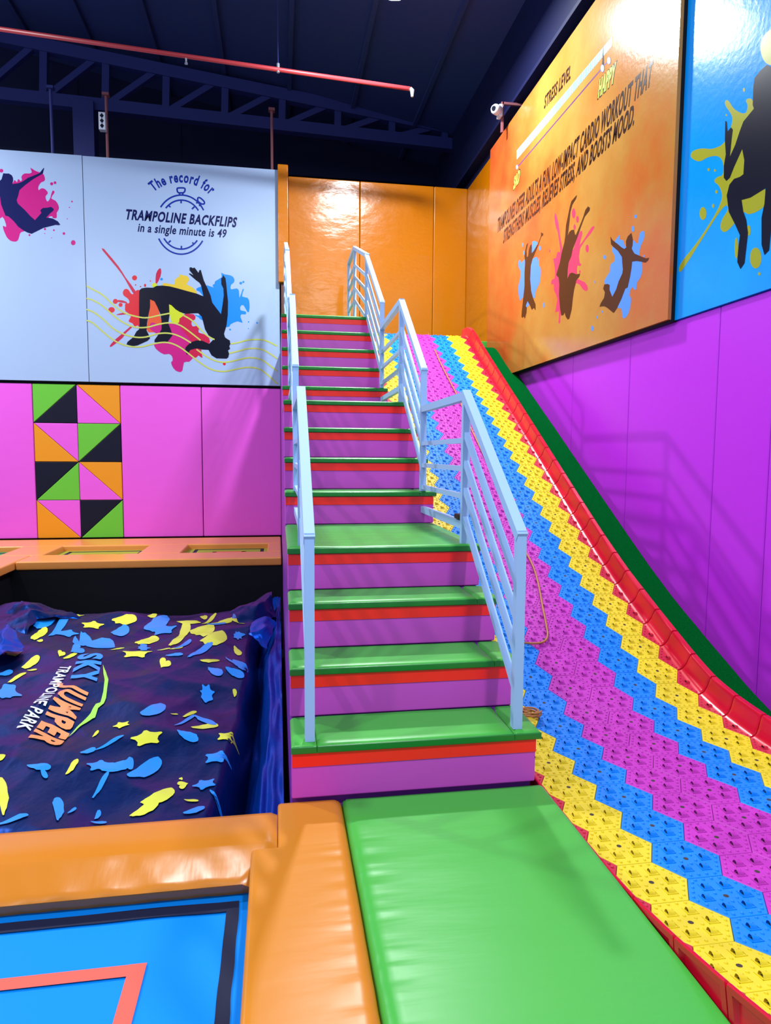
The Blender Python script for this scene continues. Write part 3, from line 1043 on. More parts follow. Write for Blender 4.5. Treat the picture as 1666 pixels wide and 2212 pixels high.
def finish_decal(name, bm, m, lay):
    for _ in range(3):
        long_ = [e for e in bm.edges if e.calc_length() > 0.05]
        if not long_: break
        bmesh.ops.subdivide_edges(bm, edges=long_, cuts=1)
        bmesh.ops.triangulate(bm, faces=list(bm.faces))
    for v in bm.verts:
        v.co.z = bag_h(v.co.x, v.co.y) + 0.004 + 0.001 * lay
    for f in bm.faces:
        f.normal_update()
        if f.normal.z < 0: f.normal_flip()
    mb = MB(); mb.addbm(bm)
    mb.build(name, m, bag, smooth=True)


def sm2(p, it=2):
    for _ in range(it):
        o = []
        for k in range(len(p)):
            a, c = p[k], p[(k + 1) % len(p)]
            o += [a * 0.75 + c * 0.25, a * 0.25 + c * 0.75]
        p = o
    return p


def star(z, x, y, r, rot):
    r *= 1.0 if z in (ZB1, ZB2) else 0.62
    c = bagpt(z, x, y)
    q = [c + Vector((math.cos(rot + k * math.pi / 5), math.sin(rot + k * math.pi / 5), 0)) * (r if k % 2 == 0 else r * 0.5) for k in range(10)]
    return sm2(q, 1)


def spread(z, x, y, pts):
    return [bagpt(z, x + a, y - c) for a, c in pts]


def heart(z, x, y, r, rot):
    r *= 1066 * (0.55 if z in (ZB1, ZB2) else 0.95)
    q = []
    for k in range(20):
        t = 2 * math.pi * k / 20
        hx, hy = 16 * math.sin(t) ** 3 / 17, (13 * math.cos(t) - 5 * math.cos(2 * t) - 2 * math.cos(3 * t) - math.cos(4 * t)) / 17
        q.append(((hx * math.cos(rot) - hy * math.sin(rot)) * r, (hx * math.sin(rot) + hy * math.cos(rot)) * r * 0.85))
    return spread(z, x, y, q)


def leaf(z, x, y, l, w, rot, seed=0):
    """a dab of paint: fat at one end, thin and wavy at the other"""
    far = z in (ZB1, ZB2)
    l *= 1066 * (0.66 if far else 0.86); w *= 1066 * (0.62 if far else 0.68)
    q = []
    for k in range(22):
        t = 2 * math.pi * k / 22
        px_, py_ = l * math.cos(t), w * math.sin(t) * (0.66 + 0.34 * math.cos(t + 0.5))
        py_ += 0.22 * l * math.sin(px_ / l * 2.2) * 0.3
        s_ = 1 + 0.2 * noise.noise((k * 0.9, seed, 2))
        px_ *= s_; py_ *= s_
        q.append((px_ * math.cos(rot) - py_ * math.sin(rot), px_ * math.sin(rot) + py_ * math.cos(rot)))
    return spread(z, x, y, q)


def hand(z, x, y, r, rot, seed):
    """a splash with ragged fingers"""
    r *= 1066 * 0.62
    q = []
    n = 7
    for k in range(2 * n):
        t = 2 * math.pi * (k + 0.5 * noise.noise((k * 2.3, seed, 6))) / (2 * n)
        rr = r * (1.0 if k % 2 == 0 else 0.55) * (0.62 + 1.1 * abs(noise.noise((k * 1.7, seed * 3.1, 1)))) * (1.0 if abs(t - math.pi) > 1.4 else 0.7)
        q.append((math.cos(t + rot) * rr * 1.1, math.sin(t + rot) * rr * 0.8))
    p = [Vector((a, c)) for a, c in q]
    return spread(z, x, y, [tuple(v) for v in sm2(p, 2)])


yel = [star(ZB1, 1040, 375, .13, .4), star(ZB1, 1540, 745, .15, .3), star(ZB3, 1370, 182, .10, .9), star(ZB4, 1000, 405, .13, 2.5), star(ZB3, 1655, 345, .18, .6), star(ZB1, 850, 296, .10, .3),
       heart(ZB1, 690, 725, .085, -.5), heart(ZB2, 290, 850, .13, -.6), heart(ZB4, 490, 922, .07, 1.9), heart(ZB4, 475, 836, .025, 2.6),
       leaf(ZB1, 440, 500, .16, .085, .5, 1), leaf(ZB1, 345, 790, .16, .07, .35, 2), leaf(ZB1, 190, 955, .17, .045, .45, 3), leaf(ZB1, 1400, 322, .20, .07, 0.0, 4), leaf(ZB1, 350, 335, .10, .09, 1.1, 22), leaf(ZB1, 490, 312, .07, .06, 0, 23),
       leaf(ZB1, 150, 700, .14, .09, .1, 5), leaf(ZB1, 790, 755, .12, .05, .3, 6), leaf(ZB1, 1320, 650, .13, .07, .5, 7), leaf(ZB1, 450, 570, .05, .03, 0, 24), leaf(ZB1, 360, 862, .08, .025, -.1, 25),
       leaf(ZB2, 930, 335, .17, .09, 0, 8), leaf(ZB2, 1130, 330, .15, .08, -.4, 9), leaf(ZB2, 790, 302, .16, .04, .7, 10), leaf(ZB2, 560, 345, .20, .05, -.1, 11), leaf(ZB2, 90, 500, .20, .11, .1, 12), leaf(ZB2, 730, 268, .06, .05, 0, 32), leaf(ZB2, 150, 268, .08, .05, .2, 33),
       leaf(ZB2, 715, 455, .20, .17, -.1, 13), leaf(ZB2, 500, 440, .15, .12, .9, 14), leaf(ZB2, 430, 540, .17, .09, .6, 15), leaf(ZB2, 840, 560, .22, .13, .15, 16), leaf(ZB2, 800, 795, .16, .05, .1, 17),
       leaf(ZB2, 280, 680, .11, .04, .1, 34), leaf(ZB2, 420, 682, .11, .045, .1, 35), leaf(ZB2, 1110, 660, .09, .07, -1, 36), leaf(ZB2, 1075, 1110, .05, .05, 1.5, 37), leaf(ZB2, 570, 1355, .14, .05, .6, 18), leaf(ZB2, 400, 1400, .06, .015, .1, 38),
       leaf(ZB3, 810, 680, .12, .06, .8, 19), leaf(ZB3, 1075, 275, .06, .035, .8, 39), leaf(ZB3, 20, 1030, .24, .13, 1.6, 20), leaf(ZB3, 5, 570, .05, .1, 1.5, 40),
       leaf(ZB4, 740, 275, .17, .09, .1, 21), leaf(ZB4, 210, 1060, .22, .15, .25, 41), leaf(ZB4, 60, 1200, .20, .12, .4, 42), leaf(ZB4, 590, 1110, .09, .03, -.1, 43)]
decal('yellow_print', yel, M_pyel)
blu = [star(ZB1, 745, 468, .13, .2), star(ZB2, 280, 400, .15, .4), star(ZB4, 885, 635, .15, .1), star(ZB4, 740, 920, .12, .8), star(ZB3, 1130, 650, .14, .5),
       heart(ZB1, 870, 660, .16, -1.0), leaf(ZB1, 500, 375, .20, .11, .3, 1), leaf(ZB1, 660, 420, .22, .08, .7, 2), leaf(ZB1, 1350, 412, .15, .1, .1, 3), hand(ZB1, 1600, 622, .17, .0, 4),
       leaf(ZB1, 1110, 560, .26, .17, -.1, 5), leaf(ZB1, 940, 530, .12, .17, 1.0, 6), leaf(ZB1, 850, 545, .05, .16, .4, 7), leaf(ZB2, 200, 330, .22, .13, .3, 8), leaf(ZB2, 870, 367, .16, .07, -.1, 9), leaf(ZB2, 490, 632, .17, .06, .5, 10),
       leaf(ZB2, 690, 700, .24, .06, .5, 11), hand(ZB2, 1110, 500, .14, -.6, 12), leaf(ZB2, 1140, 840, .15, .09, -.7, 13), leaf(ZB2, 1080, 925, .16, .07, -.4, 14), leaf(ZB2, 860, 905, .13, .08, -.5, 15), hand(ZB2, 750, 1110, .2, 0.2, 16), leaf(ZB2, 400, 765, .14, .03, 0, 44), leaf(ZB2, 1100, 240, .12, .1, .9, 45), leaf(ZB2, 1040, 800, .14, .03, -.9, 46),
       hand(ZB1, 60, 1130, .3, .8, 17), leaf(ZB1, 60, 895, .12, .08, .1, 18), leaf(ZB3, 440, 690, .15, .07, -.1, 19), leaf(ZB3, 500, 750, .07, .06, -1.2, 47), leaf(ZB3, 650, 1150, .16, .12, 1.5, 20), leaf(ZB3, 810, 1150, .07, .03, .6, 48), leaf(ZB3, 990, 500, .10, .05, .2, 21), leaf(ZB3, 1230, 410, .2, .03, .4, 22), leaf(ZB3, 1130, 850, .18, .05, .9, 23), leaf(ZB3, 1290, 650, .19, .1, .2, 24), leaf(ZB3, 1450, 590, .06, .12, .1, 25),
       leaf(ZB4, 60, 730, .24, .13, .4, 26), leaf(ZB4, 160, 130, .17, .12, .3, 27), leaf(ZB4, 740, 180, .16, .06, -.5, 28), leaf(ZB4, 520, 215, .17, .035, .6, 29), leaf(ZB4, 550, 420, .14, .08, -.4, 30), leaf(ZB4, 870, 1040, .1, .05, -.7, 31), leaf(ZB4, 620, 1245, .14, .07, .2, 32), leaf(ZB3, 1095, 1140, .07, .05, 1, 33), leaf(ZB3, 150, 1300, .2, .05, .2, 34), leaf(ZB3, 1110, 1235, .1, .04, 0, 35)]
decal('blue_print', blu, M_pblue, 2)
sw = [(1160, 880), (1195, 960), (1222, 1070), (1195, 1240), (1170, 1300), (1105, 1350), (1070, 1430), (1040, 1440), (925, 1514), (830, 1589), (748, 1649), (870, 1534), (960, 1450), (1020, 1395), (1080, 1300), (1130, 1285), (1165, 1180), (1180, 1080), (1165, 980)]
decal('green_swoosh', [[bagpt(ZB1, *p) for p in sw]], M_plime, 3)


def bag_text(s, bl, br, tl, m, bold, name):
    A, B_, T = (bagpt(ZB1, *p) for p in (bl, br, tl))
    vs, fs = glyphs(s, bold)
    U, V_ = (B_ - A) / vs[:, 0].max(), (T - A) / cap_height(bold)
    bm = bmesh.new()
    vv = [bm.verts.new(A + U * x + V_ * y) for x, y in vs]
    for f in fs:
        try: bm.faces.new([vv[i] for i in f])
        except ValueError: pass
    finish_decal(name, bm, m, 4)


bag_text('SKY', (905, 760), (795, 1085), (1165, 770), M_pblue, 0.05, 'lettering')
bag_text('JUMPER', (745, 1085), (340, 1712), (1010, 1170), M_porange, 0.05, 'lettering')
bag_text('TRAMPOLINE PARK', (690, 872), (192, 1580), (806, 892), M_pwhite, 0.025, 'lettering')

# ------------------------------------------------------------------ platform beyond the pit, with small trampolines
PX0, PX1, PY0, PY1, PZ = -4.6, -0.012, 6.13, YB - 0.06, 0.10
pl = empty('trampoline_deck', (-2.3, 7.3, -1.1), 'orange padded deck with sunken trampolines beyond the pit', 'deck')
holes = [(-1.39, -0.21, 6.72, 7.62), (-3.16, -1.95, 6.66, 7.58), (-4.55, -3.72, 6.70, 7.57)]


def padbox(x0, x1, y0, y1, label=None):
    b = MB(); b.bbox(x0, x1, y0, y1, PZ - 0.11, PZ, 0.02, 3)
    b.build('frame_pad', M_orange_back, pl, wn=True, label=label)


padbox(-3.30, PX1, PY0, 6.70, 'front orange frame pad')
padbox(PX0, PX1, 7.60, PY1, 'back orange frame pad')
for (x0, x1) in ((-0.21, PX1), (-1.95, -1.39), (-3.72, -3.16)):
    padbox(x0, x1, 6.705, 7.595)
padbox(PX0, -3.305, 4.2, 6.70, 'side orange frame pad along the pit')
for k, (x0, x1, y0, y1) in enumerate(holes):
    t = props(bpy.data.objects.new('small_trampoline', None), ['lime green sunken trampoline at the far end nearest the stairs', 'lime green sunken trampoline in the middle of the far deck', 'dark green sunken trampoline at the far left edge'][k], 'trampoline', 'small trampolines beyond the pit')
    COL.objects.link(t); t.location = ((x0 + x1) / 2, (y0 + y1) / 2, 0.0); WLOC[t.name] = Vector(t.location)
    b = MB(); b.box(x0 - 0.02, x1 + 0.02, y0 - 0.02, y1 + 0.02, 0.004, 0.02); b.build('bed', M_teal if k == 2 else M_lime, t)
    b = MB()
    for (a, c, d, e) in ((x0 + .10, x1 - .06, y1 - .12, y1 - .07), (x0 + .10, x0 + .15, y0, y1 - .07), (x1 - .11, x1 - .06, y0, y1 - .07)): b.box(a, c, d, e, 0.021, 0.0225)
    b.build('border_band', M_line_dark, t, label='dark webbing band')
    b = MB()
    for (a, c, d, e) in ((x0 + .38, x1 - .32, y0 + .50, y0 + .56), (x0 + .38, x0 + .44, y0 + .1, y0 + .56), (x1 - .38, x1 - .32, y0 + .1, y0 + .56)): b.box(a, c, d, e, 0.0212, 0.0227)
    b.build('target_line', M_line_red, t, label='coral target line')
b = MB(); b.box(PX0, PX1, 6.30, PY1, -1.1, 0.0); b.build('base', M_black, pl)

# ------------------------------------------------------------------ pads on the far wall
PB, PT = 0.11, 2.525
for (x0, x1, lab) in ((-5.6, -3.80, 'pink wall pad left of the triangle pattern'), (-2.505, -1.262, 'pink wall pad just right of the triangle pattern'), (-1.258, 0.006, 'pink wall pad between another pink pad and the stairs')):
    b = MB(); b.bbox(x0 + .003, x1 - .003, YB, YB + 0.1, PB, PT, 0.014, 3)
    props(b.build('wall_pad', M_pink, wn=True), lab, 'wall pad', 'pink wall pads on the far wall')
pt = empty('patterned_wall_pad', (-3.15, YB, PB), 'wall pad pattern of green, black, pink and orange triangles', 'wall pad')
cw, chh = (3.797 - 2.508) / 2, (PT - PB) / 4
TL, TR_, BL_, BR_ = (0, 1), (1, 1), (0, 0), (1, 0)
G_, K_, P_, O_ = (M_tgreen, 'green'), (M_padblack, 'black'), (M_pink, 'pink'), (M_torange, 'orange')
pat = [[[(TL, TR_, BL_), G_, (TR_, BR_, BL_), K_], [(TL, TR_, BR_), O_, (TL, BR_, BL_), P_]],
       [[(TL, TR_, BR_), P_, (TL, BR_, BL_), O_], [(TL, TR_, BL_), G_, (TR_, BR_, BL_), K_]],
       [[(TL, TR_, BL_), K_, (TR_, BR_, BL_), G_], [(TL, TR_, BR_), O_, (TL, BR_, BL_), P_]],
       [[(TL, TR_, BR_), P_, (TL, BR_, BL_), O_], [(TL, TR_, BL_), K_, (TR_, BR_, BL_), G_]]]
for r in range(4):
    for c in range(2):
        cell = pat[r][c]
        for tri, (m, cn) in ((cell[0], cell[1]), (cell[2], cell[3])):
            q = [Vector((-3.797 + (c + p[0]) * cw, PT - (r + 1 - p[1]) * chh)) for p in tri]
            ctr = sum(q, Vector((0, 0))) / 3
            q = [p + (ctr - p) * 0.012 for p in q]
            b = MB(); b.prism([tuple(p) for p in q], 1, YB, YB + 0.1, bevel=0.009)
            b.build('triangle_pad', m, pt, wn=True, label=cn + ' triangular pad')

# orange pads round the top platform
for (x0, x1, lab) in ((0.145, 1.297, 'orange wall pad above the stair top, leftmost and shiny'), (1.301, 2.528, 'orange wall pad in the middle of the back wall'), (2.532, XR + 0.002, 'narrow orange wall pad in the back right corner')):
    b = MB(); b.bbox(x0, x1, YB, YB + 0.11, 2.9, 5.88, 0.015, 3)
    props(b.build('wall_pad', M_orange_wall, wn=True), lab, 'wall pad', 'orange wall pads round the stair top')
b = MB(); b.bbox(XR, XR + 0.12, 7.02, YB + 0.1, 2.9, 5.88, 0.02, 4)
props(b.build('wall_pad', M_orange_wall, wn=True), 'orange wall pad on the side wall beside the amber board', 'wall pad', 'orange wall pads round the stair top')
cp = empty('column_pad', (0.06, YB - 0.1, 4.19), 'tall narrow orange column pad between white board and orange wall', 'column pad')
b = MB(); b.bbox(-0.022, 0.143, YB - 0.14, YB + 0.1, 4.19, 6.0, 0.015, 3); b.build('cushion', M_orange_wall, cp, wn=True)
b = MB(); b.box(0.02, 0.115, YB - 0.09, YB + 0.1, 2.7, 4.19); b.build('post', mat('brown_post', rgb(96, 52, 40), 0.6), cp, label='bare brown post below the cushion')

# purple pads on the right wall
for (y0, y1, lab) in ((4.15, 5.9, 'purple wall pad farthest up the slide, under the amber board'), (2.955, 4.146, 'purple wall pad under the middle of the amber board'), (1.714, 2.951, 'purple wall pad under the board corner and blue mural'), (1.152, 1.71, 'narrow purple wall pad near the right photo edge'), (-0.1, 1.148, 'purple wall pad at the right photo edge, lowest by the slide')):
    b = MB(); b.bbox(XR, XR + 0.11, y0, y1, -0.25, 2.543, 0.012, 3)
    props(b.build('wall_pad', M_purple, wn=True), lab, 'wall pad', 'purple wall pads on the right wall')

# ------------------------------------------------------------------ white boards
ZA = (200, 530, 4.628)
ZC = (250, 360, 5.95)
ZL = (0, 340, 8.33)
bw = empty('mural_board', (-1.48, YB, 2.565), 'white board with stopwatch text and black backflip silhouette', 'mural')
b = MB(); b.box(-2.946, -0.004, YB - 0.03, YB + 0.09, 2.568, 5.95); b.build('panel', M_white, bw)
B1 = Board(1, YB - 0.0303, bw, -1)
B1.shape('red_splash', ZA, [[(470, 450), (440, 450), (415, 470), (400, 490), (375, 470), (360, 445), (330, 435), (305, 460), (310, 500), (350, 530), (368, 560), (360, 580), (330, 580), (325, 620), (330, 660), (375, 690), (380, 720), (360, 760), (400, 780), (420, 810), (450, 800), (480, 790), (480, 500)]], I_red, 1, 1)
B1.shape('red_streak', ZA, [[(110, 35), (135, 60), (260, 210), (330, 320), (425, 450), (405, 478), (320, 330), (240, 220), (100, 50)], [(400, 815), (330, 880), (300, 925), (190, 1012), (178, 995), (240, 930), (300, 880), (380, 810)], [(665, 235), (685, 240), (680, 310), (640, 388), (630, 380), (635, 285)], [(245, 690), (300, 675), (340, 680), (330, 690), (250, 697)], [(240, 548), (300, 550), (345, 570), (330, 578), (240, 562)]], I_crimson, 2, 1)
B1.shape('orange_splash', ZA, [[(575, 540), (620, 560), (660, 640), (690, 760), (690, 830), (620, 870), (560, 870), (540, 840), (560, 700)]], I_orange, 2)
B1.shape('magenta_splash', ZA, [[(580, 780), (620, 775), (690, 800), (780, 780), (860, 780), (1000, 900), (1090, 960), (1040, 1100), (1000, 1130), (965, 1165), (915, 1170), (900, 1250), (860, 1265), (810, 1230), (785, 1170), (800, 1155), (795, 1110), (760, 1085), (715, 1090), (650, 1050), (620, 1010), (625, 980), (700, 940), (620, 870), (570, 830)]], I_mag, 3, 1)
B1.shape('crimson_splash', ZA, [[(880, 700), (1010, 688), (1025, 740), (990, 760), (1000, 810), (1040, 805), (1065, 830), (1060, 870), (1120, 890), (1165, 930), (1165, 985), (1085, 1000), (1100, 1125), (1060, 1100), (1010, 1125), (930, 1000), (1000, 970), (860, 800)]], I_crimson, 4, 1)
B1.shape('lime_splash', ZA, [[(765, 590), (830, 640), (915, 690), (870, 730), (865, 770), (820, 782), (780, 740)], [(595, 390), (620, 375), (645, 390), (640, 415), (600, 415)]], I_limeink, 5, 1)
B1.shape('gold_splash', ZA, [[(640, 405), (700, 400), (700, 380), (750, 380), (820, 390), (825, 340), (870, 312), (865, 290), (910, 300), (950, 310), (965, 350), (940, 390), (1000, 420), (1040, 490), (850, 440), (700, 415)]], I_gold, 2, 1)
B1.shape('blue_splash', ZA, [[(1040, 450), (1060, 420), (1150, 400), (1210, 420), (1225, 360), (1290, 320), (1285, 275), (1320, 290), (1380, 300), (1415, 330), (1415, 370), (1385, 395), (1385, 440), (1440, 430), (1465, 460), (1470, 525), (1500, 440), (1512, 445), (1495, 510), (1550, 525), (1570, 580), (1565, 660), (1545, 660), (1510, 600), (1480, 610), (1482, 650), (1530, 660), (1530, 690), (1490, 690), (1480, 720), (1500, 775), (1450, 760), (1380, 790), (1335, 820), (1120, 760), (1060, 720), (1020, 690), (1100, 690), (1100, 500)]], I_sky, 1, 1)
B1.drops('paint_drop', ZA, [(420, 325, 25), (228, 560, 25), (280, 595, 20), (190, 645, 32, 28), (578, 357, 6), (430, 395, 7), (525, 400, 11, 16), (480, 412, 7), (1318, 1185, 15)], I_red, 2.5)
B1.drops('paint_drop', ZA, [(1482, 378, 14), (1508, 366, 11), (1215, 402, 14), (1375, 842, 9), (1560, 765, 7), (1645, 775, 9), (690, 338, 13), (1558, 833, 5)], I_sky, 2.5)
fig = [(468, 450), (490, 430), (540, 422), (605, 424), (640, 405), (700, 402), (770, 410), (850, 430), (950, 458), (1040, 482), (1110, 510), (1085, 400), (1070, 375), (1030, 345), (962, 285), (972, 279), (1010, 300), (965, 243), (975, 240), (966, 226), (985, 218), (1000, 228), (1020, 222), (1060, 275), (1068, 248), (1082, 245), (1095, 290), (1112, 350), (1145, 420), (1180, 500), (1197, 572), (1240, 630), (1285, 688), (1300, 590), (1312, 500), (1308, 430), (1288, 390), (1286, 330), (1300, 318), (1305, 295), (1330, 330), (1338, 390), (1345, 470), (1355, 560), (1352, 700), (1340, 800), (1315, 885), (1325, 920), (1350, 938), (1372, 950), (1378, 985), (1368, 1010), (1376, 1035), (1355, 1050), (1365, 1085), (1358, 1120), (1340, 1133), (1240, 1130), (1190, 1100), (1160, 1045), (1100, 1042), (1040, 1030), (980, 1045), (945, 1095), (925, 1060), (930, 1020), (980, 970), (1040, 950), (1100, 955), (1165, 985), (1200, 950), (1215, 935), (1160, 900), (1125, 840), (1105, 760), (1090, 710), (1055, 678), (1000, 680), (930, 685), (870, 665), (830, 640), (790, 600), (765, 590), (770, 690), (758, 780), (785, 850), (800, 900), (750, 965), (690, 975), (620, 968), (620, 945), (660, 890), (690, 840), (690, 760), (680, 690), (650, 620), (620, 560), (575, 540), (575, 620), (560, 690), (545, 780), (540, 850), (560, 890), (575, 930), (550, 955), (450, 1000), (400, 1008), (340, 990), (350, 965), (410, 915), (440, 860), (465, 840), (470, 780), (465, 700), (465, 560)]
B1.shape('backflip_silhouette', ZA, [fig], I_black, 6)
B1.strokes('wave_line', ZA, [[(-60, 405), (0, 440), (100, 490), (200, 590), (300, 670), (420, 710), (540, 730), (660, 700), (770, 680)], [(900, 695), (1000, 750), (1080, 840), (1150, 910), (1220, 942)], [(1380, 985), (1450, 975), (1550, 945), (1666, 940), (1750, 955), (1847, 1009)],
                           [(-60, 530), (0, 545), (100, 600), (250, 740), (400, 820), (540, 825), (650, 790), (770, 770), (870, 790), (980, 870), (1080, 950)], [(1365, 1080), (1450, 1060), (1550, 1030), (1666, 1030), (1750, 1065), (1847, 1134)],
                           [(-60, 640), (0, 660), (100, 730), (220, 850), (380, 915), (520, 925), (650, 880), (770, 875), (880, 910), (985, 975)], [(1040, 1040), (1150, 1120), (1250, 1165), (1350, 1170), (1450, 1145), (1560, 1120), (1666, 1130), (1750, 1180), (1847, 1259)],
                           [(-60, 750), (0, 770), (100, 860), (220, 960), (350, 1010), (480, 1020), (620, 980), (740, 965), (850, 1000), (960, 1080), (1080, 1180), (1200, 1250), (1320, 1265), (1420, 1240), (1550, 1215), (1666, 1230), (1750, 1290), (1847, 1384)]], 0.022, I_wave, 7)


def ell(cx, cy_, rx, ry, a0, a1, n=40):
    return [(cx + rx * math.cos(a), cy_ + ry * math.sin(a)) for a in np.linspace(a0, a1, n)]


R_ = math.radians
B1.strokes('stopwatch_stroke', ZC, [ell(843, 745, 328, 380, R_(216), R_(331)), ell(843, 745, 268, 315, R_(222), R_(325)), ell(843, 745, 328, 380, R_(33), R_(152)), ell(843, 745, 268, 315, R_(40), R_(146)),
                                  [(840, 432), (841, 472)], [(676, 492), (704, 522)], [(1012, 516), (980, 546)], [(845, 1060), (845, 1018)], [(680, 976), (708, 950)], [(1012, 1002), (984, 974)],
                                  [(800, 335), (788, 300), (790, 275), (840, 272), (888, 275), (894, 300), (880, 335), (840, 338), (800, 335)], [(822, 338), (822, 372)], [(862, 338), (862, 374)],
                                  [(1055, 440), (1052, 410), (1068, 392), (1100, 410), (1140, 450), (1143, 475), (1120, 485), (1085, 470), (1055, 440)], [(1062, 455), (1035, 470)], [(1100, 480), (1072, 505)]], 0.024, I_blueink, 2)
B1.text('lettering', 'TRAMPOLINE BACKFLIPS', ZC, (116, 672), (1545, 776), (139, 545), I_navy, 3, 0.036)
B1.text('lettering', 'in a single minute is 49', ZC, (282, 832), (1415, 912), (300, 725), I_navy, 3, 0.022)
line = 'The record for'
adv = [0.0]
for k in range(1, len(line) + 1):
    s_ = line[:k].rstrip()
    adv.append(glyphs(s_, 0.034)[0][:, 0].max() + (0.18 if line[k - 1] == ' ' else 0.0))
tot = adv[-1]
mb = MB()
for k, chx in enumerate(line):
    if chx == ' ': continue
    vs, fs = glyphs(chx, 0.034)
    wch = vs[:, 0].max()
    a_mid = R_(-41.5) + R_(85.5) * ((adv[k + 1] - wch / 2) / tot)
    k_px = R_(85.5) * 536 / tot
    H_ = 132 / cap_height(0.034)
    def PP(x, y):
        u = (x - wch / 2) * k_px * 0.98; v = y * H_
        return B1.P(ZC, 843 + (536 + v) * math.sin(a_mid) + u * math.cos(a_mid), 735 - (536 + v) * math.cos(a_mid) * 1.0 + u * math.sin(a_mid) + 20 * math.sin(a_mid), 3)
    out = [PP(x, y) for x, y in vs]
    a_, b_, c_ = (out[i] for i in fs[0][:3])
    if (b_ - a_).cross(c_ - a_).dot(B1.n) < 0: fs = [f[::-1] for f in fs]
    mb.mesh(out, fs)
mb.build('lettering', I_blueink, bw)

bl2 = empty('mural_board', (-4.3, YB, 2.565), 'white board at the left edge with magenta splash and dark jumper', 'mural')
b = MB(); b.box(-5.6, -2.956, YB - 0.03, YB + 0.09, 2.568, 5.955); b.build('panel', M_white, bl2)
B2 = Board(1, YB - 0.0303, bl2, -1)
B2.shape('magenta_splash', ZL, [[(220, 470), (250, 410), (290, 430), (305, 450), (320, 400), (345, 395), (370, 430), (395, 400), (385, 345), (440, 290), (520, 290), (572, 265), (545, 185), (620, 232), (700, 265), (770, 290), (805, 360), (800, 425), (740, 450), (690, 530), (700, 590), (735, 560), (790, 560), (840, 600), (860, 650), (820, 700), (835, 770), (865, 790), (905, 730), (915, 690), (945, 600), (980, 615), (970, 650), (922, 735), (1000, 780), (1055, 870), (1055, 940), (1020, 1000), (1020, 1088), (950, 1090), (900, 1060), (640, 1250), (430, 1330), (360, 1370), (325, 1490), (240, 1515), (150, 1470), (90, 1370), (55, 1270), (60, 1230), (110, 1250), (90, 1150), (40, 1070), (-50, 1060), (-50, 440), (40, 500)]], I_mag, 1, 1)
B2.drops('paint_drop', ZL, [(930, 475, 28), (990, 455, 25), (1295, 795, 15), (1150, 1370, 24), (1318, 1535, 42, 46), (970, 1310, 16), (810, 1290, 20), (25, 240, 34), (530, 1398, 18), (1250, 900, 10), (1210, 1105, 9), (805, 1370, 9), (928, 1447, 8)], I_mag, 1.5)
B2.shape('jumper_silhouette', ZL, [[(-50, 430), (0, 420), (30, 390), (40, 350), (60, 285), (100, 290), (160, 290), (210, 320), (235, 370), (235, 420), (220, 480), (330, 465), (400, 440), (500, 370), (600, 330), (710, 285), (785, 190), (795, 195), (770, 292), (600, 390), (450, 500), (350, 590), (330, 680), (300, 770), (320, 830), (450, 950), (550, 1060), (630, 1130), (745, 1000), (725, 950), (770, 910), (850, 905), (920, 890), (970, 930), (960, 960), (900, 1010), (830, 1085), (870, 1085), (950, 1100), (1040, 1150), (1085, 1210), (1060, 1220), (1000, 1215), (900, 1240), (780, 1270), (640, 1340), (570, 1375), (500, 1355), (430, 1320), (330, 1250), (250, 1150), (150, 1060), (100, 1050), (60, 950), (20, 850), (0, 700), (-50, 690)]], I_navy, 3)

# ------------------------------------------------------------------ amber board on the right wall
XM = 3.02
am = empty('mural_board', (XM, 4.6, 2.53), 'tall amber mottled board with stress level text and jumping silhouettes', 'mural')
b = MB(); b.box(XM, XM + 0.03, 2.25, 6.98, 2.55, 5.86); b.build('panel', M_mural, am)
b = MB(); b.box(XM + 0.031, XM + 0.115, 2.255, 6.97, 2.535, 5.855)
b.build('backing_frame', M_black, am, label='dark timber backing frame')
B3 = Board(0, XM - 0.0003, am, -1)
ZJ, ZK = (1090, 400, 6.91), (1270, 440, 7.625)
ZS, ZH, Z3 = (1060, 60, 6.144), (1220, 60, 6.408), (1040, 60, 2.911)
B3.text('lettering', 'STRESS LEVEL', ZS, (710, 1078), (1060, 668), (724, 905), I_dkbrown, 3, 0.03)
B3.text('lettering', 'SAD', ZS, (303, 2148), (382, 2038), (317, 1978), I_palegreen, 4, 0.045)
B3.text('lettering', 'HAPPY', ZH, (462, 968), (690, 738), (488, 712), I_palegreen, 4, 0.04)
B3.text('lettering_outline', 'HAPPY', ZH, (455, 976), (698, 730), (484, 706), I_dkbrown, 3, 0.085)
B3.text('lettering_outline', 'SAD', ZS, (300, 2152), (387, 2032), (314, 1972), I_dkbrown, 3, 0.085)
B3.text('lettering', 'TRAMPOLINES OFFER ADULTS A FUN, LOW-IMPACT CARDIO WORKOUT THAT', (0, 0, 1), (1074.2, 503.5), (1406, 183), (1076.2, 472.5), I_dkbrown, 3, 0.03)
B3.text('lettering', 'STRENGTHENS MUSCLES, RELIEVES STRESS, AND BOOSTS MOOD.', (0, 0, 1), (1087.2, 526), (1369.5, 268), (1089.6, 496.5), I_dkbrown, 3, 0.03)
